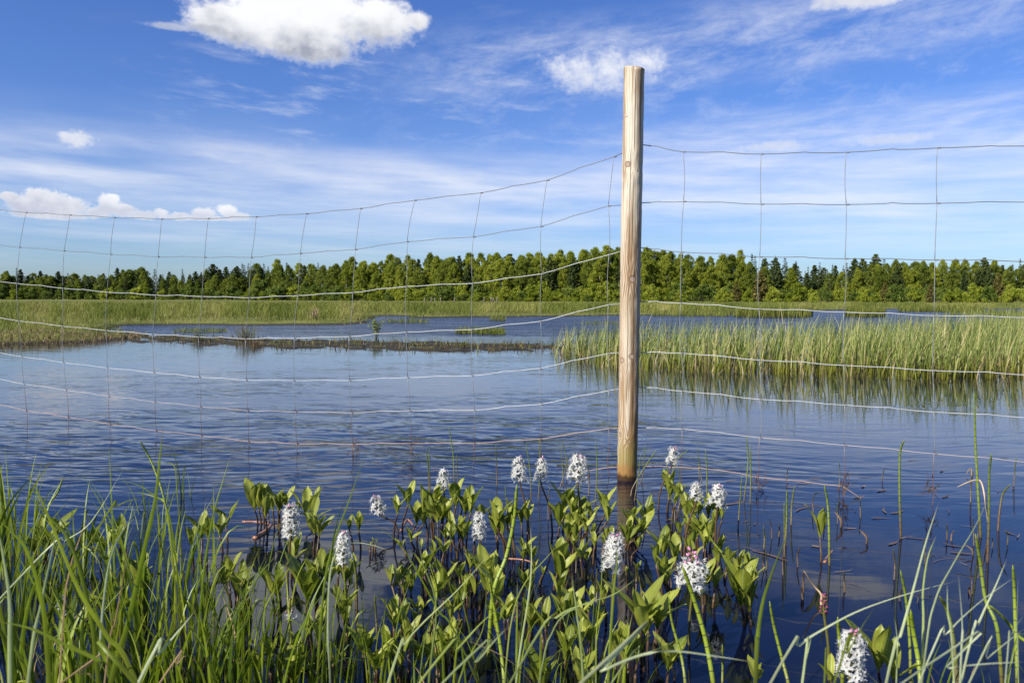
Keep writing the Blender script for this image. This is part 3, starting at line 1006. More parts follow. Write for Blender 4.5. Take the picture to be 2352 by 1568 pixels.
M_BIRCH = leaf_mat('birch_foliage', (0.15, 0.195, 0.014), (0.42, 0.45, 0.06), 0.5)
M_DECID = leaf_mat('alder_foliage', (0.085, 0.125, 0.012), (0.25, 0.285, 0.04), 0.42)
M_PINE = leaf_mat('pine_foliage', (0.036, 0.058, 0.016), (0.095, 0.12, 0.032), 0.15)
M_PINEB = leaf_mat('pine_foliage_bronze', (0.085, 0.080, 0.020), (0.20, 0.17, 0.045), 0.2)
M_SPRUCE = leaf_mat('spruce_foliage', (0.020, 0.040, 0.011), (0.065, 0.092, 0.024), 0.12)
M_WILLOW = leaf_mat('willow_foliage', (0.15, 0.20, 0.012), (0.38, 0.41, 0.05), 0.46)
M_SALLOW = leaf_mat('sallow_foliage', (0.075, 0.12, 0.015), (0.19, 0.235, 0.04), 0.36)


def bark(name, a, b, sc):
    m, t, out = new_mat(name)
    pos = t.n('ShaderNodeTexCoord').outputs['Object']
    n_ = t.noise(t.vm('MULTIPLY', pos, sc), 1.0, 3)
    t.l.new(principled(t, t.mix(t.rng(n_, 0.42, 0.6), a, b), 0.85, 0.2), out)
    return m


M_BBARK = bark('birch_bark', (0.55, 0.53, 0.48), (0.10, 0.09, 0.08), (3, 3, 6))
M_PBARK = bark('pine_bark', (0.26, 0.13, 0.06), (0.12, 0.075, 0.05), (5, 5, 2))
M_DBARK = bark('grey_bark', (0.13, 0.11, 0.09), (0.06, 0.05, 0.04), (5, 5, 2))


def cards(cent, size, rg, flat=0.0):
    """small leaf-spray quads with random facing at the given centres"""
    n = len(cent)
    a = rg.normal(0, 1, (n, 3)); a /= np.linalg.norm(a, axis=1)[:, None]
    b = rg.normal(0, 1, (n, 3))
    if flat: a[:, 2] *= (1 - flat); b[:, 2] *= (1 - flat)
    a /= np.linalg.norm(a, axis=1)[:, None]
    b -= a * (a * b).sum(1)[:, None]; b /= np.linalg.norm(b, axis=1)[:, None]
    s = (size * rg.uniform(0.6, 1.35, n))[:, None]
    V = np.stack([cent - a * s, cent + b * s * 0.62, cent + a * s, cent - b * s * 0.62], 1)
    return V.reshape(-1, 3), np.arange(n * 4).reshape(n, 4)


def crown_mesh(name, clumps, per, leaf, mat, seed, flat=0.0, sq=1.0):
    """clumps: (x,y,z,r,tint)"""
    rg = np.random.default_rng(seed)
    C, T = [], []
    for (x, y, z, r, tt) in clumps:
        n = max(5, int(per * r * r))
        d = rg.normal(0, 1, (n, 3)); d /= np.linalg.norm(d, axis=1)[:, None]
        d *= (rg.uniform(0, 1, n) ** 0.5)[:, None] * r
        d[:, 2] *= sq
        C.append(np.array([x, y, z]) + d)
        T.append(np.clip(tt + rg.normal(0, 0.12, n), 0, 1))
    C, T = np.concatenate(C), np.concatenate(T)
    V, F = cards(C, leaf, rg, flat)
    return quads_mesh(name, V, F, mat, np.repeat(T, 4), smooth=False)


def limbs_mesh(name, mat, height, r0, limbs, lean=0.0, top=0.9):
    mb = MB()
    pts = [Vector((lean * (i / 6) ** 2 + 0.05 * math.sin(i * 1.7), 0.05 * math.cos(i * 2.1), height * top * i / 6)) for i in range(7)]
    pts[0].z = -0.3
    mb.tube(pts, [r0 * (1 - 0.85 * i / 6) for i in range(7)], 7)
    for (x, y, z, r, tt) in limbs:
        zb = max(0.5, z - math.hypot(x, y) * 0.5)
        f = min(1, zb / (height * top))
        a = Vector((lean * f * f, 0, zb))
        b = Vector((x, y, z))
        mb.tube([a, a.lerp(b, 0.5) + Vector((0, 0, 0.08)), b], [r0 * 0.30 * (1 - f * 0.7), r0 * 0.18 * (1 - f * 0.7), 0.012], 4)
    return mb.mesh(name, mat)


def birch_proto(seed, h=10.0, wr=1.7, low=0.10, mat=None, barkm=None, nm='birch'):
    rg = np.random.default_rng(seed)
    cl = []
    n = 150
    lean = rg.normal(0, 0.25)
    for i in range(n):
        f = (i + rg.uniform(0, 1)) / n
        z = h * (low + (1.0 - low) * f)
        R = wr * max(0.03, 1 - f ** 3.2) ** 0.6 * (0.66 + 0.34 * min(1, f * 3.2))
        a = rg.uniform(0, 2 * PI)
        rr = R * rg.uniform(0.15, 1.0) ** 0.6
        cl.append((math.cos(a) * rr + lean * f * f, math.sin(a) * rr, z + rg.normal(0, 0.1), rg.uniform(0.30, 0.60) * (1.0 - 0.12 * f), rg.uniform(0.15, 0.85)))
    for f in np.linspace(0.9, 1.0, 4):
        cl.append((lean * f * f + rg.normal(0, 0.08), rg.normal(0, 0.08), h * f, 0.24, 0.6))
    return (crown_mesh(nm + '_crown', cl, 460, 0.125, mat or M_BIRCH, seed + 1, sq=1.15), limbs_mesh(nm + '_trunk', barkm or M_BBARK, h, 0.10, cl[::3], lean))


def pine_proto(seed, h=10.0, wr=1.7, low=0.35, mat=None, young=False):
    rg = np.random.default_rng(seed)
    cl = []
    tiers = 13 if not young else 11
    for i in range(tiers):
        f = i / (tiers - 1)
        z = h * (low + (1.0 - low) * f)
        R = wr * (max(0, 1 - f ** 1.7) ** 0.75 * 0.95 + 0.12) * (0.75 + 0.25 * rg.uniform(0, 1))
        k = int(4 + 5 * (1 - f))
        a0 = rg.uniform(0, 6)
        for j in range(k):
            a = a0 + 2 * PI * j / k + rg.normal(0, 0.25)
            for q in (0.25, 0.6, 0.95):
                rr = R * q * rg.uniform(0.8, 1.1)
                cl.append((math.cos(a) * rr, math.sin(a) * rr, z + rr * 0.18 + rg.normal(0, 0.12), rg.uniform(0.32, 0.55) * (1 - 0.35 * f), rg.uniform(0.1, 0.8)))
    cl.append((0, 0, h * 1.0, 0.3, 0.5)); cl.append((0.1, 0, h * 0.95, 0.4, 0.6))
    return (crown_mesh('pine_crown', cl, 260, 0.19, mat or M_PINE, seed + 1, 0.25, 0.65), limbs_mesh('pine_trunk', M_PBARK, h, 0.11, cl[::3], 0.05))


def spruce_proto(seed, h=11.0, wr=1.5):
    rg = np.random.default_rng(seed)
    cl = []
    for i in range(20):
        f = i / 19
        z = h * (0.08 + 0.92 * f)
        R = wr * (1 - f) ** 0.9 + 0.08
        k = int(3 + 6 * (1 - f))
        for j in range(k):
            a = 2 * PI * j / k + i * 1.3 + rg.normal(0, 0.2)
            rr = R * rg.uniform(0.3, 1.05)
            cl.append((math.cos(a) * rr, math.sin(a) * rr, z - rr * 0.22, rg.uniform(0.32, 0.52) * (1 - 0.55 * f), rg.uniform(0.1, 0.8)))
    cl.append((0, 0, h * 1.01, 0.14, 0.5)); cl.append((0, 0, h * 1.04, 0.08, 0.6))
    return (crown_mesh('spruce_crown', cl, 300, 0.16, M_SPRUCE, seed + 1, 0.0, 0.7), limbs_mesh('spruce_trunk', M_DBARK, h, 0.11, cl[::4]))


def bush_proto(seed, h=3.0, wr=1.7, mat=None):
    rg = np.random.default_rng(seed)
    cl = []
    for i in range(46):
        a = rg.uniform(0, 2 * PI)
        q = rg.uniform(0, 1) ** 0.6
        f = rg.uniform(0.08, 1.0)
        rr = wr * q * math.sqrt(max(0.05, 1 - (f * 0.92) ** 2))
        cl.append((math.cos(a) * rr, math.sin(a) * rr, h * f * rg.uniform(0.8, 1.08), rg.uniform(0.3, 0.6), rg.uniform(0.15, 0.9)))
    mb = MB()
    for c in cl[::3]:
        b = Vector(c[:3])
        mb.tube([Vector((b.x * 0.08, b.y * 0.08, -0.1)), Vector((b.x * 0.4, b.y * 0.4, b.z * 0.5)), b], [0.03, 0.02, 0.008], 4)
    return (crown_mesh('shrub_leaves', cl, 230, 0.16, mat or M_WILLOW, seed + 1, sq=0.9), mb.mesh('shrub_stems', M_DBARK))


PROTO = {
    'birch': [birch_proto(100 + 7 * i, 10, w_, l_) for i, (w_, l_) in enumerate([(1.95, 0.08), (2.45, 0.06), (1.65, 0.1), (2.2, 0.14), (1.85, 0.05)])],
    'alder': [birch_proto(200 + 7 * i, 10, w_, l_, M_DECID, M_DBARK, 'alder') for i, (w_, l_) in enumerate([(2.4, 0.06), (2.9, 0.04), (2.1, 0.08)])],
    'pine': [pine_proto(300 + 7 * i, 10, w_, l_) for i, (w_, l_) in enumerate([(2.1, 0.22), (1.8, 0.18), (2.3, 0.30)])],
    'bronze': [pine_proto(350 + 7 * i, 6, 1.5, 0.06, M_PINEB, True) for i in range(2)],
    'spruce': [spruce_proto(400 + 7 * i, 11, w_) for i, w_ in enumerate([1.9, 1.6, 2.2])],
    'willow': [bush_proto(500 + 7 * i, 3.0, w_, M_WILLOW) for i, w_ in enumerate([1.7, 2.0, 1.4, 2.3])],
    'sallow': [bush_proto(560 + 7 * i, 3.0, w_, M_SALLOW) for i, w_ in enumerate([1.8, 2.1, 1.5])],
}
H0 = {'birch': 10, 'alder': 10, 'pine': 10, 'bronze': 6, 'spruce': 11, 'willow': 3, 'sallow': 3}
KIND = {'birch': ('birch_tree', 'tree', 'bright green birch'), 'alder': ('alder_tree', 'tree', 'dark leafy tree'), 'pine': ('pine_tree', 'tree', 'dark pine'),
        'bronze': ('pine_tree', 'tree', 'bronze tinted young pine'), 'spruce': ('spruce_tree', 'tree', 'black-green pointed spruce'),
        'willow': ('willow_shrub', 'shrub', 'light green round shrub'), 'sallow': ('sallow_shrub', 'shrub', 'dull green round shrub')}

TOPX = [-60, 0, 100, 150, 220, 300, 400, 470, 540, 600, 700, 780, 850, 950, 1050, 1150, 1250, 1300, 1390, 1450, 1500, 1560, 1620, 1700, 1750, 1800, 1850, 1900, 1950, 2000, 2050, 2100, 2200, 2260, 2310, 2350, 2420]
TOPY = [627, 627, 630, 632, 632, 624, 633, 624, 616, 612, 603, 606, 600, 596, 593, 589, 585, 580, 570, 577, 579, 588, 592, 590, 600, 600, 610, 612, 600, 597, 602, 600, 605, 605, 612, 596, 596]
DISX = [-60, 200, 500, 800, 1100, 1400, 1700, 2000, 2420]
DISY = [270, 255, 225, 190, 165, 150, 148, 150, 155]
tr = random.Random(77)
TREES = []          # (px, kind, object)


def plant(px, dist, kind, top_px=None, height=None, wide_=1.0):
    X = (px - 1176) / FPX * dist
    z0 = gz(X, dist)
    if height is None:
        height = (684 - top_px) / FPX * dist + H - z0
    v = tr.randrange(len(PROTO[kind]))
    crown, trunk = PROTO[kind][v]
    s = height / H0[kind]
    nm, cat, _ = KIND[kind]
    root = empty(nm, (X, dist, z0), None, cat, 'shrubs along the forest edge' if cat == 'shrub' else 'trees of the forest edge')
    root.rotation_euler.z = tr.uniform(0, 2 * PI)
    root.scale = (s * wide_ * tr.uniform(0.9, 1.1), s * wide_ * tr.uniform(0.9, 1.1), s)
    link('stems' if cat == 'shrub' else 'trunk', trunk, root)
    link('foliage' if cat == 'shrub' else 'crown', crown, root)
    TREES.append((px, dist, kind, root))


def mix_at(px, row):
    """which species are set where along the edge"""
    if px < 330: p = dict(pine=4, spruce=2, alder=5) if row else dict(alder=5, pine=2, spruce=3)  # dark species picked on the left to stand in for a cloud's shadow
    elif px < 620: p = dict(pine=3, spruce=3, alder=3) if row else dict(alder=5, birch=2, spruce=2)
    elif px < 1050: p = dict(birch=5, pine=1, spruce=1, alder=4) if row else dict(birch=5, alder=4)
    elif px < 1720: p = dict(birch=7, alder=3, pine=1) if row else dict(birch=7, alder=2, pine=1)
    elif px < 1960: p = dict(spruce=5, pine=5) if row else dict(alder=4, birch=3, pine=2)
    else: p = dict(pine=2, spruce=2, birch=3, alder=4) if row else dict(alder=5, birch=4, pine=1)
    ks = list(p)
    return tr.choices(ks, [p[k] for k in ks])[0]


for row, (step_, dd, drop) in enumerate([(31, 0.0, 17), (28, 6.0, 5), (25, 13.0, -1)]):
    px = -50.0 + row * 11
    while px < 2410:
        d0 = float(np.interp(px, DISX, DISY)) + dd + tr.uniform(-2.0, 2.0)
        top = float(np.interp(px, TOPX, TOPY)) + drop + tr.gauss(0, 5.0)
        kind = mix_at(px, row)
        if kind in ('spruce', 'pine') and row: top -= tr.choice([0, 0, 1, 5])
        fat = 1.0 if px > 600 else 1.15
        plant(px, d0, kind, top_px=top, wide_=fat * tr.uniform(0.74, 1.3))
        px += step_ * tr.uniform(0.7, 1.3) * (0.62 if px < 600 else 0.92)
# shrub belt
px = -40.0
while px < 2400:
    d0 = float(np.interp(px, DISX, DISY)) - tr.uniform(4, 10)
    k = tr.choices(['willow', 'sallow'], [3, 2] if px > 700 else [1, 4])[0]
    hpx = tr.uniform(24, 42) if px < 1750 else tr.uniform(18, 36)
    if px < 600: hpx *= 0.75
    plant(px, d0, k, height=hpx / FPX * d0, wide_=tr.uniform(0.8, 1.15))
    px += tr.uniform(17, 30)
for px in range(560, 1480, 17):
    d0 = float(np.interp(px, DISX, DISY)) - tr.uniform(12, 34)
    plant(px + tr.uniform(-9, 9), d0, tr.choice(['willow', 'willow', 'sallow']), height=tr.uniform(7, 22) / FPX * d0 + 0.3, wide_=tr.uniform(1.0, 1.6))
# looser shrubs nearer the water on the right
for px, d0, k, hpx in [(1500, 132, 'willow', 30), (1560, 120, 'willow', 20), (1612, 128, 'sallow', 34), (1660, 118, 'willow', 24), (1690, 126, 'bronze', 40), (1745, 125, 'bronze', 62),
                       (1775, 120, 'willow', 26), (1716, 116, 'willow', 22), (1830, 126, 'willow', 36), (1900, 112, 'sallow', 20), (1945, 120, 'birch', 44), (1985, 112, 'willow', 28),
                       (2030, 110, 'bronze', 38), (2055, 108, 'sallow', 32), (2100, 112, 'willow', 24), (2135, 105, 'bronze', 36), (2160, 108, 'sallow', 28), (2200, 110, 'willow', 24),
                       (2235, 104, 'willow', 34), (2290, 112, 'bronze', 58), (2270, 106, 'sallow', 30), (2325, 104, 'willow', 32), (2360, 106, 'sallow', 36), (2010, 104, 'willow', 16),
                       (1870, 105, 'willow', 14), (1810, 108, 'willow', 16), (1650, 110, 'willow', 16), (2180, 100, 'willow', 22)]:
    plant(px, d0, k, height=(hpx + 4) / FPX * d0)

# labels: by kind, by the mesh column of the fence they show through, and by rank inside it
STX = sorted([38, 144, 246, 358, 464, 572, 684, 810, 933, 1085, 1244, 1399] + [1450] + [1565, 1745, 1941, 2147])
nl = 12


def column(px):
    if px < STX[0]: return 'left of the last fence upright'
    k = sum(1 for s in STX if s <= px)
    if px < 1450:
        g = 13 - k                      # 1 = gap beside the post
        return f'behind the {ORD[g - 1]} fence mesh left of post'
    g = k - 13
    return f'behind the {ORD[g]} fence mesh right of post'


groups = {}
for px, dist, kind, o in TREES:
    groups.setdefault((column(px), kind), []).append((px, o))
for (cn, kind), L in groups.items():
    L.sort(key=lambda q: q[0])
    for i, (px, o) in enumerate(L):
        w_ = KIND[kind][2]
        o['label'] = f'{w_} {cn}' if len(L) == 1 else f'{ORD[i]} {w_} from left {cn}'

# far, weathered fence posts in the meadow
M_OLD = bark('weathered_wood', (0.26, 0.22, 0.18), (0.15, 0.125, 0.10), (20, 20, 3))
old_l = []
for i, (cx_, y0, y1, ln) in enumerate([(670, 437, 460, 0), (712, 440, 460, 3), (738, 434, 455, 0), (777, 436, 458, 1), (870, 436, 458, 1), (1068, 438, 460, 2),
                                       (1116, 436, 462, -4), (1130, 442, 462, -9), (1142, 444, 462, -12), (1155, 437, 462, 2)]):
    px = 746.5 + cx_ * .3418
    d0 = 96.0
    X = (px - 1176) / FPX * d0
    hh_ = (y1 - y0) * .3418 / FPX * d0 * 0.9
    z0 = gz(X, d0)
    mb = MB()
    mb.tube([Vector((0, 0, -0.2)), Vector((ln * 0.01, 0, hh_ * 0.5 + 0.2)), Vector((ln * 0.02, 0, hh_ + 0.32))], [0.05, 0.045, 0.04], 8)
    o = mb.build('fence_post', M_OLD, None, (X, d0, z0))
    tag(o, f'{ORD[i]} weathered grey post from the left standing in the meadow before the forest', 'post', 'old posts in the far meadow')
# ------------------------------------------------------------------ small plants out on the water and the mud bar
M_SPRIG = leafy('young_willow_leaf', [(0, (0.13, 0.17, 0.03)), (1, (0.28, 0.32, 0.08))], 0.5, 0.3, 0.35)
M_TUFT = leafy('tuft_leaf', [(0, (0.07, 0.10, 0.02)), (0.6, (0.16, 0.17, 0.05)), (1, (0.27, 0.19, 0.09))], 0.6, 0.2, 0.3, root=((0.10, 0.065, 0.03), 0.05, 0.5))


def tuft(name, px, py, hpx, wpx, n, mat, label, cat, tl=0.0, th=1.0, seed=0, wide_=1.0, spread=0.9, group=None):
    p = at_z(px, py)
    sc = p.y / FPX
    r_ = random.Random(seed)
    mb = MB()
    for i in range(n):
        a = r_.uniform(0, 2 * PI)
        rr = abs(r_.gauss(0, 0.30)) * wpx * sc
        b = Vector((math.cos(a) * rr, math.sin(a) * rr * 0.8, -0.03))
        hh_ = hpx * sc * r_.uniform(0.45, 1.05)
        out_ = Vector((math.cos(a), math.sin(a), 0)) * hh_ * r_.uniform(0.05, 0.6) * spread + Vector((r_.gauss(0, .1), r_.gauss(0, .1), 0)) * hh_
        tip = b + out_ + Vector((0, 0, hh_ * r_.uniform(0.75, 1.0)))
        mid = b.lerp(tip, 0.5) + Vector((0, 0, hh_ * 0.10))
        mb.ribbon(catmull([b, mid, tip], 5), max(0.0045, 0.9 * sc) * wide_ * r_.uniform(0.7, 1.4), r_.uniform(tl, th), 0.3, Vector((math.cos(a + 1.57), math.sin(a + 1.57), 0)))
    o = mb.build(name, mat, None, (p.x, p.y, max(0, gz(p.x, p.y))))
    return tag(o, label, cat, group)


# willow sapling in the channel
p = at_z(866, 777)
root = empty('willow_sapling', p, 'thin yellow-green willow sapling rising from the end of the mud bar', 'sapling')
r_ = random.Random(3)
stem, lv = MB(), MB()
sc = p.y / FPX
for i in range(11):
    tip = Vector((r_.gauss(-2, 11) * sc, r_.gauss(0, 8) * sc, r_.uniform(26, 48) * sc))
    P_ = catmull([Vector((r_.gauss(0, 2) * sc, 0, -0.05)), tip * 0.5 + Vector((0, 0, 2 * sc)), tip], 7)
    stem.tube(P_, [0.004 - 0.0004 * k for k in range(7)], 5)
    for q in P_[2:]:
        for j in range(7):
            d_ = Vector((r_.gauss(0, 1), r_.gauss(0, 1), r_.gauss(0.6, 0.6))).normalized()
            L_ = r_.uniform(3.2, 6.0) * sc
            lv.ribbon([q, q + d_ * L_ * 0.5, q + d_ * L_], L_ * 0.45, r_.random(), 0.2, d_.orthogonal(), base=0.4)
stem.build('stems', M_DBARK, root)
lv.build('leaves', M_SPRIG, root)
tuft('dead_branch', 908, 790, 24, 16, 14, M_DEAD, 'low twiggy shoot bending over water beside the willow sapling', 'branch', 0.0, 0.5, 9)

tuft('sedge_tussock', 458, 786, 30, 34, 90, M_TUFT, 'green-topped sedge tussock on the mud bar right of the left bank', 'sedge tuft', 0.0, 0.7, 10)
tuft('sedge_tussock', 566, 785, 60, 46, 110, M_TUFT, 'tall straggly brown sedge tussock, largest on the mud bar', 'sedge tuft', 0.3, 1.0, 11)
tuft('sedge_tussock', 588, 796, 26, 60, 110, M_DEAD, 'low matted heap of dead stems at the tall tussock', 'sedge tuft', 0.1, 0.7, 12)
tuft('sedge_tussock', 1065, 798, 22, 26, 60, M_TUFT, 'small green sedge tussock in the middle of the mud bar', 'sedge tuft', 0.0, 0.5, 13)
tuft('sedge_tussock', 498, 785, 14, 24, 40, M_TUFT, 'very low tussock between the two left tussocks', 'sedge tuft', 0.2, 1.0, 14)
tuft('sedge_tussock', 985, 804, 14, 22, 36, M_TUFT, 'low brown tussock left of the small green one', 'sedge tuft', 0.6, 1.0, 15)
tuft('sedge_tussock', 1130, 806, 17, 26, 36, M_TUFT, 'reddish low tussock right of the small green one', 'sedge tuft', 0.7, 1.0, 16)
tuft('sedge_tussock', 1195, 796, 20, 22, 46, M_TUFT, 'last brown tussock at the right end of the mud bar', 'sedge tuft', 0.5, 1.0, 17)
tuft('sedge_tussock', 700, 790, 12, 30, 34, M_TUFT, 'low mossy tussock right of the tall straggly one', 'sedge tuft', 0.1, 0.9, 18)
tuft('dry_reed_clump', 722, 741, 36, 26, 70, M_DEAD, 'dry straw coloured reed clump in the green shore grass', 'reeds', 0.6, 1.0, 19, 1.3, 0.6)
tuft('dry_reed_clump', 1690, 856, 70, 8, 6, M_DEAD, 'few dead straw stalks in front of the reed bed', 'reeds', 0.5, 1.0, 20, 0.8, 0.5)
# ------------------------------------------------------------------ bogbean: shoots and flower spikes
def C1(x, y): return (x * .3775, 976 + y * .3775)
def C2(x, y): return (517 + x * .3775, 976 + y * .3775)
def C3(x, y): return (1091 + x * .3775, 976 + y * .3775)
def C4(x, y): return (1720 + x * .3775, 976 + y * .3775)


m, t, out = new_mat('bogbean_leaf')
tint, al = t.attr('tint'), t.attr('along')
rnd = t.n('ShaderNodeObjectInfo').outputs['Random']
pos = t.n('ShaderNodeTexCoord').outputs['Object']
base = t.mix(rnd, (0.115, 0.155, 0.012), (0.40, 0.425, 0.070))
base = t.mix(t.rng(t.noise(pos, 3.0, 3), 0.4, 0.7), base, (0.19, 0.22, 0.020))
vein = t.m('ABSOLUTE', t.m('SUBTRACT', t.m('FRACT', t.m('ADD', t.m('MULTIPLY', al, 7.0), t.m('MULTIPLY', tint, -2.2))), 0.5))
base = t.mix(t.m('MULTIPLY', t.rng(vein, 0.06, 0.0, 0, 1), 0.35), base, (0.24, 0.30, 0.08))
base = t.mix(t.rng(tint, 0.09, 0.02), base, (0.30, 0.34, 0.11))
base = t.mix(t.m('MULTIPLY', t.rng(t.m('ADD', tint, t.m('MULTIPLY', t.noise(pos, 5.0, 3), 0.25)), 1.02, 1.14), 0.8), base, (0.15, 0.075, 0.025))
p = principled(t, base, 0.42, 0.30)
trn = t.n('ShaderNodeBsdfTranslucent')
t.put(trn.inputs[0], t.mix(0.5, base, (0.30, 0.40, 0.03)))
mx = t.n('ShaderNodeMixShader')
mx.inputs[0].default_value = 0.36
t.l.new(p, mx.inputs[1]); t.l.new(trn.outputs[0], mx.inputs[2]); t.l.new(mx.outputs[0], out)
M_BOG = m
M_STEM = leafy('bogbean_stem', [(0, (0.055, 0.032, 0.018)), (0.5, (0.095, 0.055, 0.025)), (1, (0.13, 0.15, 0.025))], 0.4, 0.4, 0.05)
M_RHIZ = leafy('red_rhizome', [(0, (0.20, 0.075, 0.045)), (1, (0.42, 0.21, 0.12))], 0.35, 0.45, 0.05)
M_PETAL = leafy('white_petal', [(0, (0.72, 0.71, 0.685)), (1, (0.80, 0.795, 0.775))], 0.6, 0.2, 0.48, root=((0.62, 0.60, 0.36), 0.0, 0.25))
M_BUD = leafy('pink_bud', [(0, (0.42, 0.10, 0.22)), (0.6, (0.62, 0.25, 0.40)), (1, (0.80, 0.62, 0.68))], 0.45, 0.3, 0.15, rnd=0.6)
M_BUDD = leafy('dark_bud', [(0, (0.22, 0.03, 0.09)), (1, (0.42, 0.08, 0.20))], 0.45, 0.3, 0.10, rnd=0.6)


def leaf_mesh(seed, wid, cup, bend):
    """one leaflet of unit length along +Z: obovate, folded on its midrib, tip bent outward (+Y)"""
    r_ = random.Random(seed)
    nu, nv = 9, 3
    vs, tt, al = [], [], []
    for i in range(nu + 1):
        s = i / nu
        hw = wid * (math.sin(PI * min(1, s * 0.94 + 0.03)) ** 0.75) * (0.62 + 0.55 * s) * 0.62
        if i == nu: hw = 0.004
        y0 = bend * s * s
        for j in range(-nv, nv + 1):
            q = j / nv
            x = hw * q
            y = y0 - cup * abs(q) * hw * (1 - 0.3 * abs(q)) + 0.025 * math.sin(s * 9 + j * 1.1 + seed) * abs(q)
            vs.append((x, y, s - 0.04 * abs(q) * s))
            tt.append(abs(q)); al.append(s)
    w_ = 2 * nv + 1
    fs = [(i * w_ + j, i * w_ + j + 1, (i + 1) * w_ + j + 1, (i + 1) * w_ + j) for i in range(nu) for j in range(2 * nv)]
    mb = MB()
    mb.add(vs, fs, tt, al)
    return mb.mesh('leaflet', M_BOG)


LEAVES = [leaf_mesh(1, 0.26, 0.55, 0.10), leaf_mesh(2, 0.29, 0.40, 0.20), leaf_mesh(3, 0.27, 0.75, -0.05), leaf_mesh(4, 0.28, 0.5, 0.28), leaf_mesh(5, 0.25, 0.9, 0.12)]
fr = random.Random(123)
SHOOTS = []


def shoot(jx, jy, bx, by, lpx, spread=0.5, n=3, tone=0.3):
    """three-leaved shoot: (jx,jy) where the leaflets meet, (bx,by) where the stem leaves the water, lpx leaflet length"""
    B = at_z(bx, by)
    d = B.y
    J = at_y(jx, jy, d + fr.uniform(-0.03, 0.03))
    if J.z < 0.012: J.z = 0.012
    root = empty('bogbean_shoot', B, None, 'water plant', 'bogbean shoots')
    Jr = J - B
    mb = MB()
    mid = Vector((Jr.x * fr.uniform(0.2, 0.5), Jr.y * 0.4, Jr.z * 0.55))
    P_ = catmull([Vector((-Jr.x * 0.2, 0.02, -0.12)), mid * 0.2, mid, Jr], 9)
    mb.tube(P_, [0.0034 - 0.00012 * i for i in range(9)], 6, tint=tone + fr.uniform(-.15, .25))
    mb.build('stem', M_STEM, root)
    L = lpx / FPX * d
    a0 = fr.uniform(0, 2 * PI)
    for k in range(n):
        a = a0 + 2 * PI * k / 3 + fr.uniform(-0.35, 0.35)
        tilt = spread * fr.uniform(0.65, 1.25)
        o = link('leaf', fr.choice(LEAVES), root)
        o.location = Jr
        o.rotation_mode = 'QUATERNION'
        # leaf grows up (+Z), leans outward towards azimuth a; its inner face looks back at the axis
        dirv = Vector((math.cos(a) * math.sin(tilt), math.sin(a) * math.sin(tilt), math.cos(tilt)))
        outw = Vector((math.cos(a), math.sin(a), 0))
        yv = (outw - dirv * outw.dot(dirv)).normalized()
        xv = yv.cross(dirv)
        R_ = Matrix((xv, yv, dirv)).transposed()
        o.rotation_quaternion = R_.to_quaternion() @ Matrix.Rotation(fr.uniform(-.35, .35), 3, 'Z').to_quaternion()
        s = L * fr.uniform(0.82, 1.12)
        o.scale = (s * fr.uniform(0.85, 1.15), s, s)
    SHOOTS.append((jx, jy - lpx * 0.4, root))
    return root


S2 = [(180, 515, 200, 600, 150, .45), (225, 500, 240, 615, 130, .3), (290, 515, 300, 620, 130, .5), (370, 490, 345, 610, 100, .6), (490, 545, 545, 610, 160, .9), (550, 515, 538, 600, 120, .45),
      (545, 665, 540, 800, 140, .8), (428, 795, 415, 900, 150, .9), (497, 1055, 498, 1165, 230, .55), (590, 935, 560, 1130, 180, .7), (690, 905, 680, 1060, 170, .6), (812, 640, 826, 755, 95, .45),
      (900, 710, 900, 768, 32, .9), (1112, 485, 1075, 640, 140, .5), (1165, 600, 1130, 690, 130, .7), (1215, 560, 1235, 700, 160, .45), (1272, 500, 1265, 680, 130, .5), (1350, 565, 1340, 720, 150, .6),
      (1405, 490, 1390, 640, 140, .5), (1492, 540, 1465, 740, 150, .45), (1395, 660, 1375, 770, 120, .7), (1445, 705, 1470, 800, 120, .6), (1495, 880, 1500, 1010, 110, .55), (1592, 1012, 1560, 1170, 220, .45),
      (1652, 630, 1660, 720, 130, .5), (1012, 965, 1045, 1140, 120, .4), (1090, 935, 1100, 1080, 80, .5), (1518, 1025, 1510, 1160, 120, .4), (1270, 880, 1285, 990, 60, .5), (100, 1010, 130, 1140, 120, .7),
      (425, 1530, 430, 1640, 200, .7), (870, 1400, 875, 1560, 170, .6), (925, 1490, 930, 1640, 170, .7), (1240, 1445, 1250, 1590, 150, .6), (1130, 705, 1150, 760, 70, .8), (30, 935, 70, 1060, 130, .5),
      (1390, 1295, 1380, 1400, 110, .4), (190, 1540, 200, 1640, 150, .5), (1200, 1130, 1190, 1230, 80, .7), (1330, 780, 1320, 850, 90, .7), (1020, 1180, 1030, 1300, 150, .5), (1130, 1020, 1140, 1130, 140, .6), (1210, 900, 1220, 1010, 130, .5), (1330, 1000, 1330, 1110, 150, .6), (1420, 1130, 1430, 1240, 150, .5), (1110, 1330, 1120, 1460, 170, .6), (1000, 1440, 1010, 1570, 180, .5), (740, 1180, 750, 1290, 160, .6), (560, 1280, 570, 1400, 170, .6), (330, 1000, 340, 1120, 150, .6), (1340, 1400, 1350, 1530, 170, .5)]
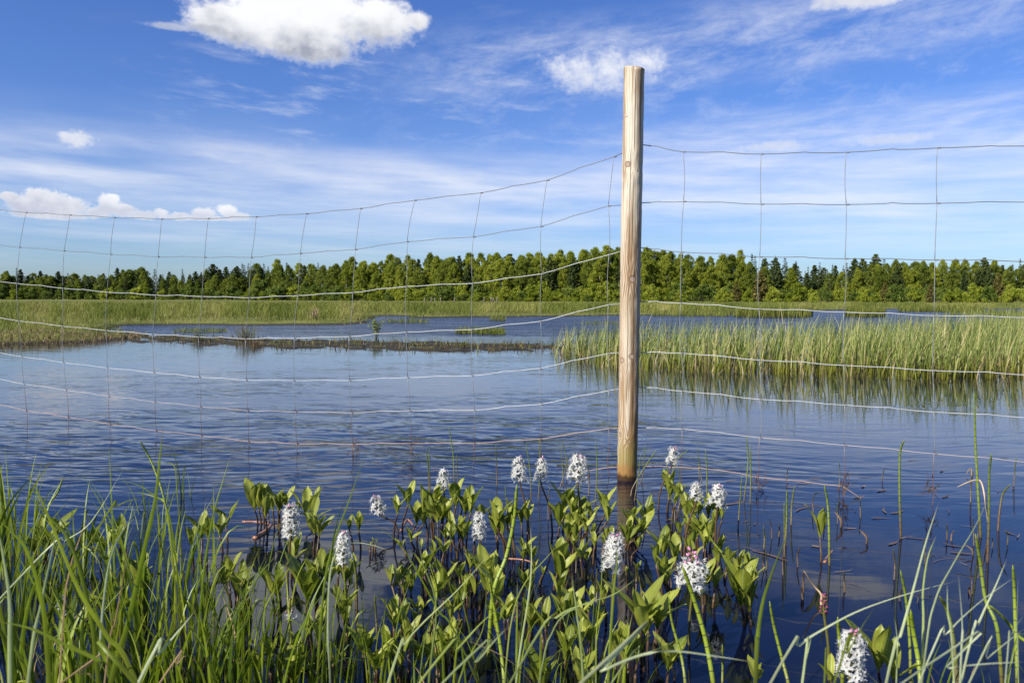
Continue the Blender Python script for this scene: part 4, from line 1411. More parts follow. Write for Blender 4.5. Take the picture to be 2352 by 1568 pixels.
S3 = [(132, 620, 190, 790, 140, .45), (212, 610, 215, 740, 130, .35), (282, 605, 290, 720, 130, .55), (297, 790, 290, 930, 110, .5), (85, 1008, 40, 1170, 210, .4), (515, 615, 500, 730, 130, .55),
      (540, 520, 535, 640, 140, .4), (600, 570, 590, 690, 130, .55), (655, 540, 640, 660, 110, .7), (622, 645, 600, 740, 120, .6), (562, 690, 560, 800, 110, .6), (500, 905, 480, 1010, 190, .45),
      (642, 815, 655, 930, 110, .7), (510, 1060, 500, 1180, 150, .5), (792, 540, 715, 730, 140, .4), (716, 692, 710, 800, 90, .5), (945, 612, 930, 720, 110, .6), (1046, 605, 950, 700, 150, .5),
      (930, 720, 900, 800, 110, .7), (1008, 1235, 1010, 1450, 260, .6), (1105, 1232, 1090, 1370, 230, .75), (1190, 430, 1170, 520, 130, .45), (1235, 440, 1215, 560, 90, .6), (1148, 800, 1180, 1010, 150, .45),
      (1148, 935, 1200, 1080, 130, .5), (1280, 545, 1280, 660, 120, .6), (1320, 560, 1330, 690, 130, .35), (1345, 690, 1350, 800, 140, .55), (1300, 650, 1300, 780, 120, .6), (1420, 560, 1400, 680, 130, .5),
      (1470, 580, 1450, 700, 120, .3), (1390, 720, 1390, 840, 140, .4), (1480, 790, 1470, 900, 120, .6), (1545, 860, 1520, 950, 110, .4), (1618, 1105, 1640, 1210, 240, .55), (1655, 905, 1640, 1010, 130, .35),
      (298, 1000, 300, 1090, 120, .45), (780, 1080, 800, 1200, 110, .4), (850, 1420, 860, 1560, 190, .45), (640, 1560, 650, 1660, 180, .5), (390, 1560, 420, 1640, 190, .55), (1300, 790, 1290, 900, 140, .5), (590, 1180, 580, 1290, 170, .5), (430, 1240, 440, 1350, 160, .6), (330, 1220, 320, 1330, 170, .5), (200, 1180, 210, 1290, 150, .6), (700, 1330, 700, 1450, 170, .5), (560, 1420, 560, 1540, 180, .6), (930, 1430, 930, 1550, 190, .5), (1180, 1480, 1170, 1600, 180, .6), (1400, 980, 1400, 1090, 150, .5),
      (360, 880, 350, 960, 60, .5), (800, 690, 790, 760, 70, .7), (985, 900, 980, 990, 60, .3), (690, 1140, 690, 1240, 90, .6)]
S4 = [(432, 682, 440, 835, 160, .38), (15, 1000, 10, 1130, 150, .4), (790, 1490, 800, 1600, 260, .55), (880, 1550, 890, 1640, 230, .9), (500, 1560, 520, 1640, 150, .7), (45, 1560, 50, 1650, 120, .6), (30, 890, 20, 960, 60, .6)]
S1 = [(1228, 690, 1225, 830, 140, .55), (1375, 620, 1385, 720, 150, .7), (300, 730, 285, 830, 150, .75), (345, 660, 330, 800, 140, .8), (632, 780, 665, 870, 150, .7), (740, 690, 745, 790, 130, .6),
      (870, 960, 880, 1080, 150, .6), (1475, 1000, 1480, 1120, 140, .6), (1390, 960, 1400, 1080, 120, .5), (690, 1150, 690, 1220, 130, 1.1), (230, 720, 235, 810, 130, .5), (560, 740, 570, 800, 100, .6), (1650, 1450, 1650, 1560, 150, .5)]
for S, C in ((S2, C2), (S3, C3), (S4, C4), (S1, C1)):
    for (jx, jy, bx, by, l_, sp) in S:
        shoot(*C(jx, jy), *C(bx, by), l_ * .3775 * 1.30, sp * 0.66)
        for q_ in range(0 if S is S4 else fr.choice([1, 1, 2, 2])):
            ox_, oy_ = fr.uniform(-75, 75), fr.uniform(-15, 60)
            shoot(*C(jx + ox_, jy + oy_), *C(bx + ox_ * 0.8, by + max(10, oy_)), l_ * .3775 * fr.uniform(0.85, 1.2), sp * 0.66)


def blossom_mesh(seed):
    """one open flower facing +Z, unit radius: five reflexed pointed petals with a beard of hairs"""
    r_ = random.Random(seed)
    mb = MB()
    for k in range(5):
        a = 2 * PI * k / 5 + r_.uniform(-.12, .12)
        d = Vector((math.cos(a), math.sin(a), 0))
        s = Vector((-math.sin(a), math.cos(a), 0))
        curl = r_.uniform(0.15, 0.5)
        P_ = [Vector((0, 0, -0.25)), d * 0.38 + Vector((0, 0, 0.02)), d * 0.72 - Vector((0, 0, curl * 0.25)), d * 1.0 - Vector((0, 0, curl))]
        mb.ribbon(P_, 0.50, 0.5, 0.3, s, base=0.6)
        for j in range(7):
            f = r_.uniform(0.25, 0.95)
            b = d * f + s * r_.uniform(-.2, .2) * (1 - f * 0.5)
            tip = b + Vector((r_.gauss(0, .16), r_.gauss(0, .16), r_.uniform(0.22, 0.45)))
            mb.ribbon([b, b.lerp(tip, 0.5) + s * 0.03, tip], 0.05, 1.0, 0, d, base=0.9)
    mb.tube([Vector((0, 0, -0.9)), Vector((0, 0, -0.55)), Vector((0, 0, -0.1))], [0.10, 0.16, 0.20], 6, tint=0.2)
    return mb.mesh('blossom', M_PETAL)


def bud_mesh(mat):
    mb = MB()
    P_ = [Vector((0, 0, z)) for z in (-0.7, -0.55, 0.0, 0.55, 0.9, 1.05)]
    mb.tube(P_, [0.06, 0.40, 0.56, 0.44, 0.2, 0.03], 8, tint=0.5)
    return mb.mesh('bud', mat)


BLOS = [blossom_mesh(s) for s in (1, 2, 3, 4)]
BUD, BUDD = bud_mesh(M_BUD), bud_mesh(M_BUDD)
br = random.Random(9)


def flower(cx_, cy, hpx, wpx, bx, by, label, nb=20, buds=3, dark=False, tiltx=0.0, loose=1.0, green=0.3):
    """raceme centred at (cx,cy), height hpx; stalk leaves the water at (bx,by)"""
    B = at_z(bx, by)
    d = B.y
    sc = d / FPX
    T0 = at_y(cx_ - tiltx * hpx * 0.5, cy + hpx * 0.5, d) - B
    T1 = at_y(cx_ + tiltx * hpx * 0.5, cy - hpx * 0.42, d) - B
    root = empty('bogbean_flower', B, label, 'flower', 'bogbean flower spikes')
    mb = MB()
    P_ = catmull([Vector((0, 0, -0.15)), Vector((T0.x * 0.15, 0.0, T0.z * 0.35)), T0, T1], 14)
    mb.tube(P_, [0.0036 - 0.00013 * i for i in range(14)], 6, tint=green)
    mb2 = mb
    total = nb + buds
    axis = (T1 - T0)
    rb = max(0.0085, wpx * sc * 0.26) if not dark else 0.008
    rb = min(rb, 0.0158 if wpx < 70 else 0.0185)
    for i in range(total):
        isbud = i >= nb
        f = (i + 0.5) / total
        g = f ** 0.9
        a = i * 2.39996 + br.uniform(-.3, .3)
        R = (wpx * 0.55 * sc - rb * 0.60) * (1.0 - 0.40 * f ** 1.5) * loose * br.uniform(0.65, 1.35)
        if isbud: R *= 0.55
        c = T0 + axis * g
        dirv = Vector((math.cos(a), math.sin(a) * 0.9, 0.22 + 0.7 * f * f)).normalized()
        pos_ = c + dirv * max(R, 0.003)
        mb2.tube([c - axis.normalized() * 0.006, pos_], [0.0010, 0.0008], 4, tint=1.0, cap=False)
        o = link('bud' if isbud else 'blossom', (BUDD if dark else BUD) if isbud else br.choice(BLOS), root)
        o.location = pos_
        o.rotation_mode = 'QUATERNION'
        o.rotation_quaternion = dirv.to_track_quat('Z', 'Y')
        s = (rb * br.uniform(0.85, 1.15)) * ((0.30 if not dark else 0.42) if isbud else 1.0)
        o.scale = (s, s, s)
    mb.build('stalk', M_STEM, root)
    return root


FL = [(668, 1195, 76, 50, 660, 1360, 'white flower spike above the left end of the grey cloud reflection', 24, 3, 0.0, 'leftmost big spike'),
      (790, 1256, 82, 46, 800, 1440, 'white flower spike crossed by an arching pale blade', 24, 4, 0.05, 'spike with the arching blade'),
      (868, 1160, 44, 38, 919, 1226, 'leaning white flower spike on a bent bare stalk over open water', 13, 3, -0.2, 'leaning spike'),
      (1019, 1098, 40, 34, 1030, 1240, 'small round white spike standing behind a leafy clump, beside thin horsetails', 14, 2, 0.05, 'small round spike'),
      (1101, 1206, 66, 38, 1112, 1330, 'white flower spike at the right edge of the left leafy clump', 22, 3, -0.05, 'spike right of the left clump'),
      (1192, 1076, 62, 36, 1216, 1240, 'left one of three white spikes in a row left of the post', 20, 3, -0.05, 'left spike of the row'),
      (1244, 1076, 62, 34, 1270, 1225, 'middle one of three white spikes in a row left of the post', 18, 4, 0.05, 'middle spike of the row'),
      (1328, 1075, 64, 46, 1335, 1220, 'right, widest one of three white spikes in a row left of the post', 22, 4, 0.05, 'widest spike of the row'),
      (1546, 1046, 44, 32, 1510, 1170, 'topmost white flower spike right of the post, on a slanting stalk', 15, 4, 0.1, 'slanting stalk spike'),
      (1411, 1268, 88, 54, 1405, 1440, 'big white flower spike in front of the reflection of the post', 30, 4, 0.05, 'big spike on the post reflection'),
      (1599, 1130, 40, 34, 1570, 1280, 'left one of two white spikes standing side by side right of the post', 15, 1, 0.0, 'left spike of the pair'),
      (1650, 1138, 52, 46, 1640, 1310, 'right one of two white spikes side by side right of the post', 18, 4, 0.1, 'right spike of the pair'),
      (1590, 1308, 92, 76, 1582, 1480, 'wide loose flower spike with pink buds at its top, behind a thick horsetail', 17, 11, 0.0, 'loose pink budded spike'),
      (666, 1396, 56, 36, 672, 1530, 'half open flower spike with pink buds above a single white blossom', 3, 11, 0.0, 'half open spike'),
      (1957, 1500, 118, 70, 1975, 1640, 'largest white flower spike, low in the right corner among pale blades', 26, 5, 0.1, 'largest spike'),
      (1893, 1386, 50, 32, 1905, 1560, 'closed flower spike of dark crimson buds on a tall stalk', 0, 16, 0.0, 'crimson budded spike'),
      (1188, 1406, 36, 16, 1196, 1520, 'tiny closed spike of dark purple buds among the leaves', 0, 10, 0.0, 'tiny purple spike'),
      (142, 1388, 44, 30, 150, 1480, 'white flower spike half hidden behind the grass at the left', 11, 1, 0.0, 'spike hidden in the grass')]
for (cx_, cy, hp, wp, bx, by, lab, nb, bd, tl, short) in FL:
    flower(cx_, cy, hp, wp, bx, by, lab, int(nb * (1.2 if nb > 12 and hp < 89 else 1.0)), bd, dark=nb == 0, tiltx=tl, loose=1.0, green=0.75 if hp > 80 or nb < 4 else 0.45)
o = None

# shoot labels: named from the nearest flower spike or the post
REF = [((cx_, cy + hp * 0.6), 'the ' + short) for (cx_, cy, hp, wp, bx, by, lab, nb, bd, tl, short) in FL] + [((1440, 1110), 'the foot of the post'), ((1880, 1195), 'the lone shoot water'), ((330, 1150), 'the left sedge')]
REF = [r for r in REF if r[1] != 'the lone shoot water' and r[1] != 'the left sedge']
by_key = {}
for (x, y, o) in SHOOTS:
    k = min(range(len(REF)), key=lambda i: math.hypot(x - REF[i][0][0], y - REF[i][0][1]))
    (rx, ry), nm = REF[k]
    dx, dy = x - rx, y - ry
    where = ('left of' if dx < 0 else 'right of') if abs(dx) > abs(dy) else ('above' if dy < 0 else 'below')
    by_key.setdefault((k, where), []).append((math.hypot(dx, dy), o, nm))
for (k, where), L in by_key.items():
    L.sort(key=lambda q: q[0])
    for i, (dd_, o, nm) in enumerate(L):
        o['label'] = f'three-leaved green shoot {where} {nm}' if len(L) == 1 else f'{ORD[i]} nearest three-leaved green shoot {where} {nm}'

# creeping rhizomes at the surface
def rhizome(P_, r0, label):
    pts = [at_z(x, y) for x, y in P_]
    B = pts[0].copy()
    mb = MB()
    Q_ = catmull([p - B + Vector((0, 0, r0 * 0.2 * (i % 2))) for i, p in enumerate(pts)], 10)
    mb.tube(Q_, [r0 * (1 - 0.06 * i) for i in range(10)], 7, tint=0.6)
    return tag(mb.build('rhizome', M_RHIZ, None, B), label, 'root')


rhizome([C2(180, 690), C2(250, 645), C2(285, 600)], 0.009, 'thick reddish root stock at the water surface below the farthest left shoots')
rhizome([C2(105, 588), C2(200, 590), C2(320, 612)], 0.004, 'thin red runner crossing behind the thick root stock')
rhizome([C3(935, 725), C3(985, 690), C3(1040, 650)], 0.006, 'pink root stock in front of the reflected post')
rhizome([C4(460, 835), C4(490, 790), C4(512, 760)], 0.005, 'pale broken stalk leaning at the lone right shoot')
rhizome([C3(205, 812), C3(300, 820), C3(380, 845)], 0.003, 'thin red runner floating left of the post reflection')
rhizome([C2(1070, 640), C2(1110, 575), C2(1160, 630)], 0.004, 'bent reddish runner under the left leafy clump')

# ------------------------------------------------------------------ water horsetail
def horsetail_mat():
    m, t, out = new_mat('horsetail')
    al, tint = t.attr('along'), t.attr('tint')
    fr_ = t.m('FRACT', t.m('DIVIDE', al, 0.021))
    ring = t.rng(fr_, 0.86, 0.94)
    col = t.mix(tint, (0.085, 0.12, 0.025), (0.20, 0.26, 0.020))
    z_ = t.sep(t.n('ShaderNodeNewGeometry').outputs['Position'])[2]
    brown = t.m('MULTIPLY', t.rng(t.m('ADD', z_, t.m('MULTIPLY', tint, 0.10)), 0.20, 0.04), 0.9)
    col = t.mix(brown, col, (0.10, 0.055, 0.030))
    col = t.mix(t.m('MULTIPLY', ring, 0.85), col, (0.035, 0.028, 0.014))
    t.l.new(principled(t, col, 0.42, 0.4), out)
    return m


M_HORSE = horsetail_mat()
hr = random.Random(17)


def stem_px(P_, r, tint, by=None, name='horsetail', mat=None, sides=7):
    """rod through frame points, last one where it leaves the water (by = waterline height when below the frame)"""
    bx, by_ = P_[-1]
    B = at_z(bx, by_ if by is None else by)
    d = B.y
    n = len(P_)
    pts = [at_y(x, y, d + 0.02 * math.sin(i * 1.3)) for i, (x, y) in enumerate(P_)][::-1]
    if by is None: pts[0] = B.copy()
    else: pts = [B] + pts
    pts = [pts[0] + (pts[0] - pts[1]).normalized() * 0.10] + pts
    Q_ = catmull([p - B for p in pts], 5 * len(pts))
    mb = MB()
    m_ = len(Q_)
    mb.tube(Q_, [r * (1.0 - 0.35 * (i / m_) ** 2 if i < m_ - 2 else (0.55 if i == m_ - 2 else 0.15)) for i in range(m_)], sides, tint=tint)
    return mb.build(name, mat or M_HORSE, None, B)


HT = [  # crop, points tip..waterline, radius mm, tint, waterline beyond the frame
    (C2, [(1225, 140), (1238, 300), (1243, 470)], 2.6, 0.10, None), (C2, [(1243, 145), (1246, 300), (1250, 440)], 2.4, 0.25, None), (C2, [(1360, 5), (1388, 180), (1396, 385)], 2.6, 0.55, None),
    (C2, [(1408, 180), (1416, 300), (1420, 400)], 2.2, 0.2, None), (C2, [(1648, 120), (1652, 250), (1655, 370)], 1.8, 0.3, None), (C2, [(775, 780), (795, 900), (802, 1190)], 3.6, 0.25, None),
    (C2, [(725, 880), (735, 1050), (745, 1200), (748, 1290)], 3.0, 0.75, None), (C2, [(910, 1020), (918, 1150), (925, 1300)], 2.3, 0.6, None), (C2, [(1245, 840), (1282, 960), (1284, 1080), (1245, 1250)], 3.4, 0.9, None),
    (C2, [(690, 920), (688, 1000), (685, 1080)], 2.2, 0.3, None),
    (C3, [(126, 120), (130, 250), (133, 370)], 1.9, 0.1, None), (C3, [(312, 110), (335, 280), (343, 455)], 2.4, 0.5, None), (C3, [(390, 80), (395, 260), (385, 460)], 2.3, 0.6, None),
    (C3, [(525, 120), (533, 250), (537, 370)], 2.0, 0.6, None), (C3, [(530, 90), (552, 180), (562, 300)], 1.9, 0.6, None), (C3, [(568, 180), (545, 290), (515, 385)], 2.2, 0.4, None),
    (C3, [(736, 85), (742, 280), (733, 470)], 2.5, 0.5, None), (C3, [(1008, 175), (995, 300), (970, 460)], 2.4, 0.45, None), (C3, [(1105, 148), (1030, 260), (960, 380), (948, 430)], 2.8, 0.4, None),
    (C3, [(1033, 115), (1025, 280), (1010, 345)], 2.2, 0.5, None), (C3, [(1300, 145), (1240, 200), (1200, 290), (1175, 400)], 2.2, 0.4, None), (C3, [(1355, 130), (1362, 220), (1364, 330)], 2.0, 0.6, None),
    (C3, [(1358, 190), (1372, 280), (1380, 360)], 1.8, 0.5, None), (C3, [(1403, 140), (1411, 300), (1408, 490)], 2.6, 0.6, None), (C3, [(1240, 250), (1248, 350), (1250, 460)], 2.0, 0.4, None),
    (C3, [(1650, 60), (1662, 220), (1636, 470)], 2.7, 0.55, None), (C3, [(1625, 305), (1612, 470), (1600, 630)], 2.5, 0.45, None), (C3, [(1210, 370), (1214, 480), (1216, 590)], 2.3, 0.4, None),
    (C3, [(255, 360), (240, 560), (190, 800), (110, 1030), (80, 1480)], 4.6, 0.95, None), (C3, [(85, 930), (120, 1120), (160, 1380), (180, 1568)], 4.2, 1.0, 1660),
    (C3, [(1260, 850), (1330, 1050), (1400, 1290), (1450, 1568)], 5.0, 1.0, 1680), (C3, [(1180, 1040), (1200, 1200), (1255, 1400), (1280, 1568)], 3.2, 0.9, 1650),
    (C3, [(1390, 560), (1430, 680), (1500, 770), (1575, 850), (1622, 930)], 3.2, 0.85, None), (C3, [(980, 840), (982, 920), (980, 1010)], 2.0, 0.4, None), (C3, [(1505, 1330), (1507, 1450), (1505, 1568)], 2.6, 1.0, 1650),
    (C3, [(435, 1090), (442, 1150), (450, 1220)], 2.2, 0.7, None),
    (C4, [(946, 90), (920, 170), (917, 400), (925, 680)], 3.9, 0.35, None), (C4, [(1370, -200), (1378, 100), (1395, 420), (1410, 680)], 4.0, 0.65, None), (C4, [(1477, 170), (1462, 300), (1460, 560), (1452, 830)], 3.9, 0.12, None),
    (C4, [(1592, 358), (1545, 420), (1525, 530), (1516, 640)], 3.8, 0.05, None), (C4, [(1628, 190), (1617, 290), (1612, 370)], 2.6, 0.4, None), (C4, [(458, 360), (480, 480), (488, 660), (490, 850)], 3.6, 0.8, None),
    (C4, [(231, 392), (230, 560), (222, 730)], 3.0, 0.7, None), (C4, [(279, 368), (262, 480), (257, 605)], 3.0, 0.55, None), (C4, [(215, 468), (217, 640), (215, 800)], 2.7, 0.45, None),
    (C4, [(677, 445), (678, 500), (679, 560)], 2.4, 0.5, None), (C4, [(126, 1070), (155, 1230), (205, 1430), (240, 1568)], 3.6, 0.85, 1660), (C4, [(541, 1165), (548, 1270), (565, 1400), (570, 1500)], 4.2, 1.0, 1650),
    (C4, [(922, 880), (955, 1050), (978, 1300), (985, 1560)], 3.3, 0.75, 1600), (C4, [(984, 1120), (1000, 1250), (1030, 1420), (1045, 1568)], 5.0, 1.0, 1680), (C4, [(1378, 660), (1410, 850), (1440, 1060), (1510, 1230), (1540, 1568)], 4.0, 0.62, 1600),
    (C4, [(1606, 850), (1615, 1000), (1622, 1230), (1635, 1568)], 3.8, 0.9, 1650), (C4, [(1468, 1096), (1560, 1180), (1640, 1280), (1700, 1340)], 3.8, 1.0, 1500), (C4, [(1160, 1040), (1205, 1120), (1240, 1280), (1268, 1568)], 4.6, 0.3, 1660),
    (C4, [(8, 115), (12, 300), (8, 480)], 2.7, 0.55, None), (C4, [(458, 498), (460, 540), (462, 600)], 2.2, 0.1, None),
    (C1, [(850, 95), (900, 180), (945, 280), (1000, 450), (1040, 700), (1060, 1000)], 3.2, 0.75, None), (C1, [(385, 315), (350, 410), (300, 480), (275, 600), (280, 800)], 3.2, 0.9, None), (C1, [(1150, 610), (1148, 640), (1148, 670)], 2.2, 0.0, None)]
for i in range(26):
    x, y = hr.uniform(60, 1640), hr.uniform(330, 1080)
    hp = hr.uniform(40, 190)
    HT.append((C4, [(x + hr.uniform(-16, 16), y - hp), (x + hr.uniform(-6, 6), y - hp * 0.5), (x, y)], hr.uniform(1.6, 2.8), hr.choice([0.05, 0.2, 0.35, 0.5, 0.65]), None))
for i in range(16):
    x, y = hr.uniform(100, 1560), hr.uniform(420, 1150)
    hp = hr.uniform(80, 240)
    HT.append((C3, [(x + hr.uniform(-18, 18), y - hp), (x + hr.uniform(-6, 6), y - hp * 0.5), (x, y)], hr.uniform(1.8, 2.8), hr.choice([0.2, 0.4, 0.55, 0.7]), None))
HTO = []
for C, pts, r, tt, by in HT:
    o = stem_px([C(*p) for p in pts], r / 1000, tt, None if by is None else C(0, by)[1])
    tag(o, None, 'water plant', 'horsetail stems')
    HTO.append((C(*pts[0]), tt, r, o))
# label each by the fence mesh its tip shows against
cols = {}
for (x, y), tt, r, o in HTO:
    c = column(x)
    kindw = 'brown' if tt < 0.3 else ('bright yellow-green' if tt > 0.72 else 'green')
    cols.setdefault((c, kindw), []).append((x, o))
for (c, kw), L in cols.items():
    L.sort(key=lambda q: q[0])
    for i, (x, o) in enumerate(L):
        c2 = c.replace('behind', 'before')
        o['label'] = f'{kw} ringed horsetail stem {c2}' if len(L) == 1 else f'{ORD[i]} {kw} horsetail from left, {c2}'

# dead, bent reeds
M_STRAW = leafy('dead_stalk', [(0, (0.12, 0.07, 0.04)), (1, (0.50, 0.38, 0.24))], 0.65, 0.2, 0.05)
o = stem_px([C4(*p) for p in [(1268, 376), (1370, 335), (1415, 350), (1440, 470), (1462, 640)]], 0.0028, 0.95, None, 'dead_stalk', M_STRAW)
tag(o, 'pale dead stalk snapped into a hook beside the tall right horsetail', 'dead stalk')
o = stem_px([C4(*p) for p in [(1320, 300), (1352, 262), (1356, 310)]], 0.0026, 0.3, None, 'dead_stalk', M_STRAW)
tag(o, 'small kinked brown stalk left of the tall right horsetail', 'dead stalk')
o = stem_px([C4(*p) for p in [(335, 885), (400, 980), (440, 1030)]], 0.003, 0.7, C4(0, 1090)[1], 'dead_stalk', M_STRAW)
tag(o, 'straight tan stalk slanting down to the crimson budded spike', 'dead stalk')
o = stem_px([C4(*p) for p in [(333, 885), (332, 950), (330, 1015)]], 0.0026, 0.0, None, 'dead_stalk', M_STRAW)
tag(o, 'short dark upright stalk behind the slanting tan stalk', 'dead stalk')
o = stem_px([C4(*p) for p in [(1250, 640), (1235, 665), (1230, 700)]], 0.0024, 0.2, None, 'dead_stalk', M_STRAW)
tag(o, 'short crooked brown stalk standing in open water at the right', 'dead stalk')
o = stem_px([C2(*p) for p in [(197, 408), (240, 450), (262, 530), (265, 600)]], 0.0026, 0.05, None, 'dead_stalk', M_STRAW)
tag(o, 'dark nodding old spike among the farthest left shoots', 'dead stalk')

# ------------------------------------------------------------------ floating dead leaves and stems
M_FLOAT = leafy('floating_leaf', [(0, (0.07, 0.042, 0.022)), (0.6, (0.16, 0.095, 0.045)), (1, (0.30, 0.22, 0.12))], 0.35, 0.5, 0.05)
qr = random.Random(41)
FLOAT = [C4(*p) for p in [(410, 330), (430, 410), (340, 352), (260, 380), (320, 382), (560, 478), (670, 440), (640, 380), (700, 375), (760, 388), (810, 398), (720, 320), (770, 305), (860, 325), (1005, 215), (1240, 250),
                          (1180, 280), (1560, 200), (1620, 390), (1530, 405), (1200, 435), (1200, 525), (1060, 500), (810, 570), (830, 520), (900, 530), (960, 690), (1040, 690), (880, 720), (1260, 735), (1300, 780),
                          (1340, 620), (1600, 660), (1640, 680), (640, 185), (130, 800), (410, 740), (580, 890), (660, 970), (780, 570), (1230, 825), (1310, 850), (1420, 880), (30, 600), (50, 755), (360, 510), (620, 630)]] + \
        [C3(*p) for p in [(1200, 575), (1600, 415), (1560, 340), (1450, 420), (840, 435), (1110, 415), (760, 580), (1060, 690), (1560, 480), (1640, 585)]] + \
        [C2(*p) for p in [(1100, 280), (1115, 310), (1290, 278), (1190, 290)]]
for i, (x, y) in enumerate(FLOAT):
    B = at_z(x, y)
    mb = MB()
    a = qr.gauss(0.0, 0.7)
    L = qr.uniform(0.025, 0.085) * (1.0 if i % 5 else 1.6)
    d_ = Vector((math.cos(a), math.sin(a), 0))
    s_ = Vector((-math.sin(a), math.cos(a), 0))
    thin = qr.random() < 0.6
    cur = qr.uniform(-0.14, 0.14)
    P_ = [d_ * L * (f - 0.5) + s_ * (L * cur * math.sin(PI * f)) + Vector((0, 0, 0.0022 + (0.004 * qr.random() if k in (0, 4) else 0))) for k, f in enumerate((0, .25, .5, .75, 1))]
    mb.ribbon(P_, qr.uniform(0.003, 0.005) if thin else qr.uniform(0.010, 0.018), qr.random(), 0.12, s_, base=0.5)
    o = mb.build('floating_leaf', M_FLOAT, None, B)
    tag(o, 'shrivelled brown dead leaf or stem scrap floating on the open water', 'dead leaf', 'floating dead leaves')
# curled brown bogbean leaves standing in the water at the right
for (x, y, hpx, lab) in [(*C4(552, 620), 90, 'curled orange-brown dying leaf right of the lone green shoot'), (*C4(708, 720), 78, 'narrow pointed brown leaf sticking up from open water'),
                         (*C4(1352, 790), 60, 'cupped olive-brown leaf floating at the right'), (*C3(1200, 1545), 100, 'amber translucent drowned leaf at the bottom centre')]:
    B = at_z(x, y)
    L = hpx * .3775 / FPX * B.y
    root = link('withered_leaf', None, None)
    bpy.data.objects.remove(root)
    mb = MB()
    mb.ribbon(catmull([Vector((0, 0, -0.02)), Vector((0.004, 0, L * 0.4)), Vector((-0.006, 0.01, L * 0.8)), Vector((-0.012, 0.02, L))], 8), L * 0.30, 0.75, 0.9, Vector((0.8, 0.6, 0)), base=0.5, twist=0.5)
    o = mb.build('withered_leaf', M_FLOAT, None, B)
    tag(o, lab, 'dead leaf')
# weed caught on the fence uprights at the waterline
for (x, y, hh_, lab, s_) in [(*C2(790, 175), 0.075, 'snag of dead weed hanging on the fourth upright at the waterline', 1), (*C2(1128, 165), 0.055, 'snag of dead weed on the third upright at the waterline', 2),
                             (*C4(1100, 400), 0.045, 'snag of dead weed on the last right upright at the waterline', 3), (*C4(572, 368), 0.03, 'low mat of dead weed at the third right upright', 4),
                             (*C4(68, 372), 0.03, 'low mat of dead weed at the second right upright', 5)]:
    B = on_plane(x, y, DL if x < 1440 else DR)
    mb = MB()
    r_ = random.Random(s_)
    for i in range(26):
        p0 = Vector((r_.gauss(0, .012), r_.gauss(0, .006), r_.uniform(-0.01, hh_)))
        dv = Vector((r_.gauss(0, .5), r_.gauss(0, .3), r_.gauss(-0.2, .6))).normalized() * r_.uniform(0.02, 0.05)
        mb.ribbon([p0, p0 + dv * 0.5 + Vector((0, 0, .004)), p0 + dv], 0.003, r_.random() * 0.6, 0.2, Vector((1, 0, 0)))
    o = mb.build('weed_snag', M_FLOAT, None, B)
    tag(o, lab, 'dead weed')

# ------------------------------------------------------------------ foreground sedge and long blades
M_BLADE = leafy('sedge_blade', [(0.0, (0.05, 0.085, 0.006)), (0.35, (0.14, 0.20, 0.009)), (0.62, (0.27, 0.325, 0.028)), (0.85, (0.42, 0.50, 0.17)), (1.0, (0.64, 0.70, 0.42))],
                0.38, 0.40, 0.38, tip=((0.20, 0.12, 0.04), 0.90, 1.0), root=((0.06, 0.05, 0.018), 0.02, 0.32))  # dark root: brown sheaths, plus shade between the blades put into the colour
M_BLADED = leafy('dry_blade', [(0, (0.25, 0.15, 0.07)), (1, (0.45, 0.32, 0.18))], 0.6, 0.2, 0.2)


def blade_px(mb, P_, d0, wpx, tint, B, d1=None, rooted=True):
    """blade through frame points (root end first) at distance d0..d1; continued down to the ground when it starts at the frame edge"""
    d1 = d0 if d1 is None else d1
    n = len(P_)
    pts = [at_y(x, y, d0 + (d1 - d0) * i / max(1, n - 1)) for i, (x, y) in enumerate(P_)]
    if rooted and pts[0].z > 0.02:
        dr = (pts[0] - pts[1]).normalized()
        k = (pts[0].z + 0.05) / max(0.35, -dr.z)
        pts = [Vector((pts[0].x + dr.x * k * 0.6, pts[0].y + dr.y * k * 0.6, -0.05))] + pts
    Q_ = catmull([p - B for p in pts], max(8, 4 * len(pts)))
    mb.ribbon(Q_, wpx * d0 / FPX, tint, 0.32, Vector((1, 0.25, 0)), twist=random.uniform(-0.7, 0.7))


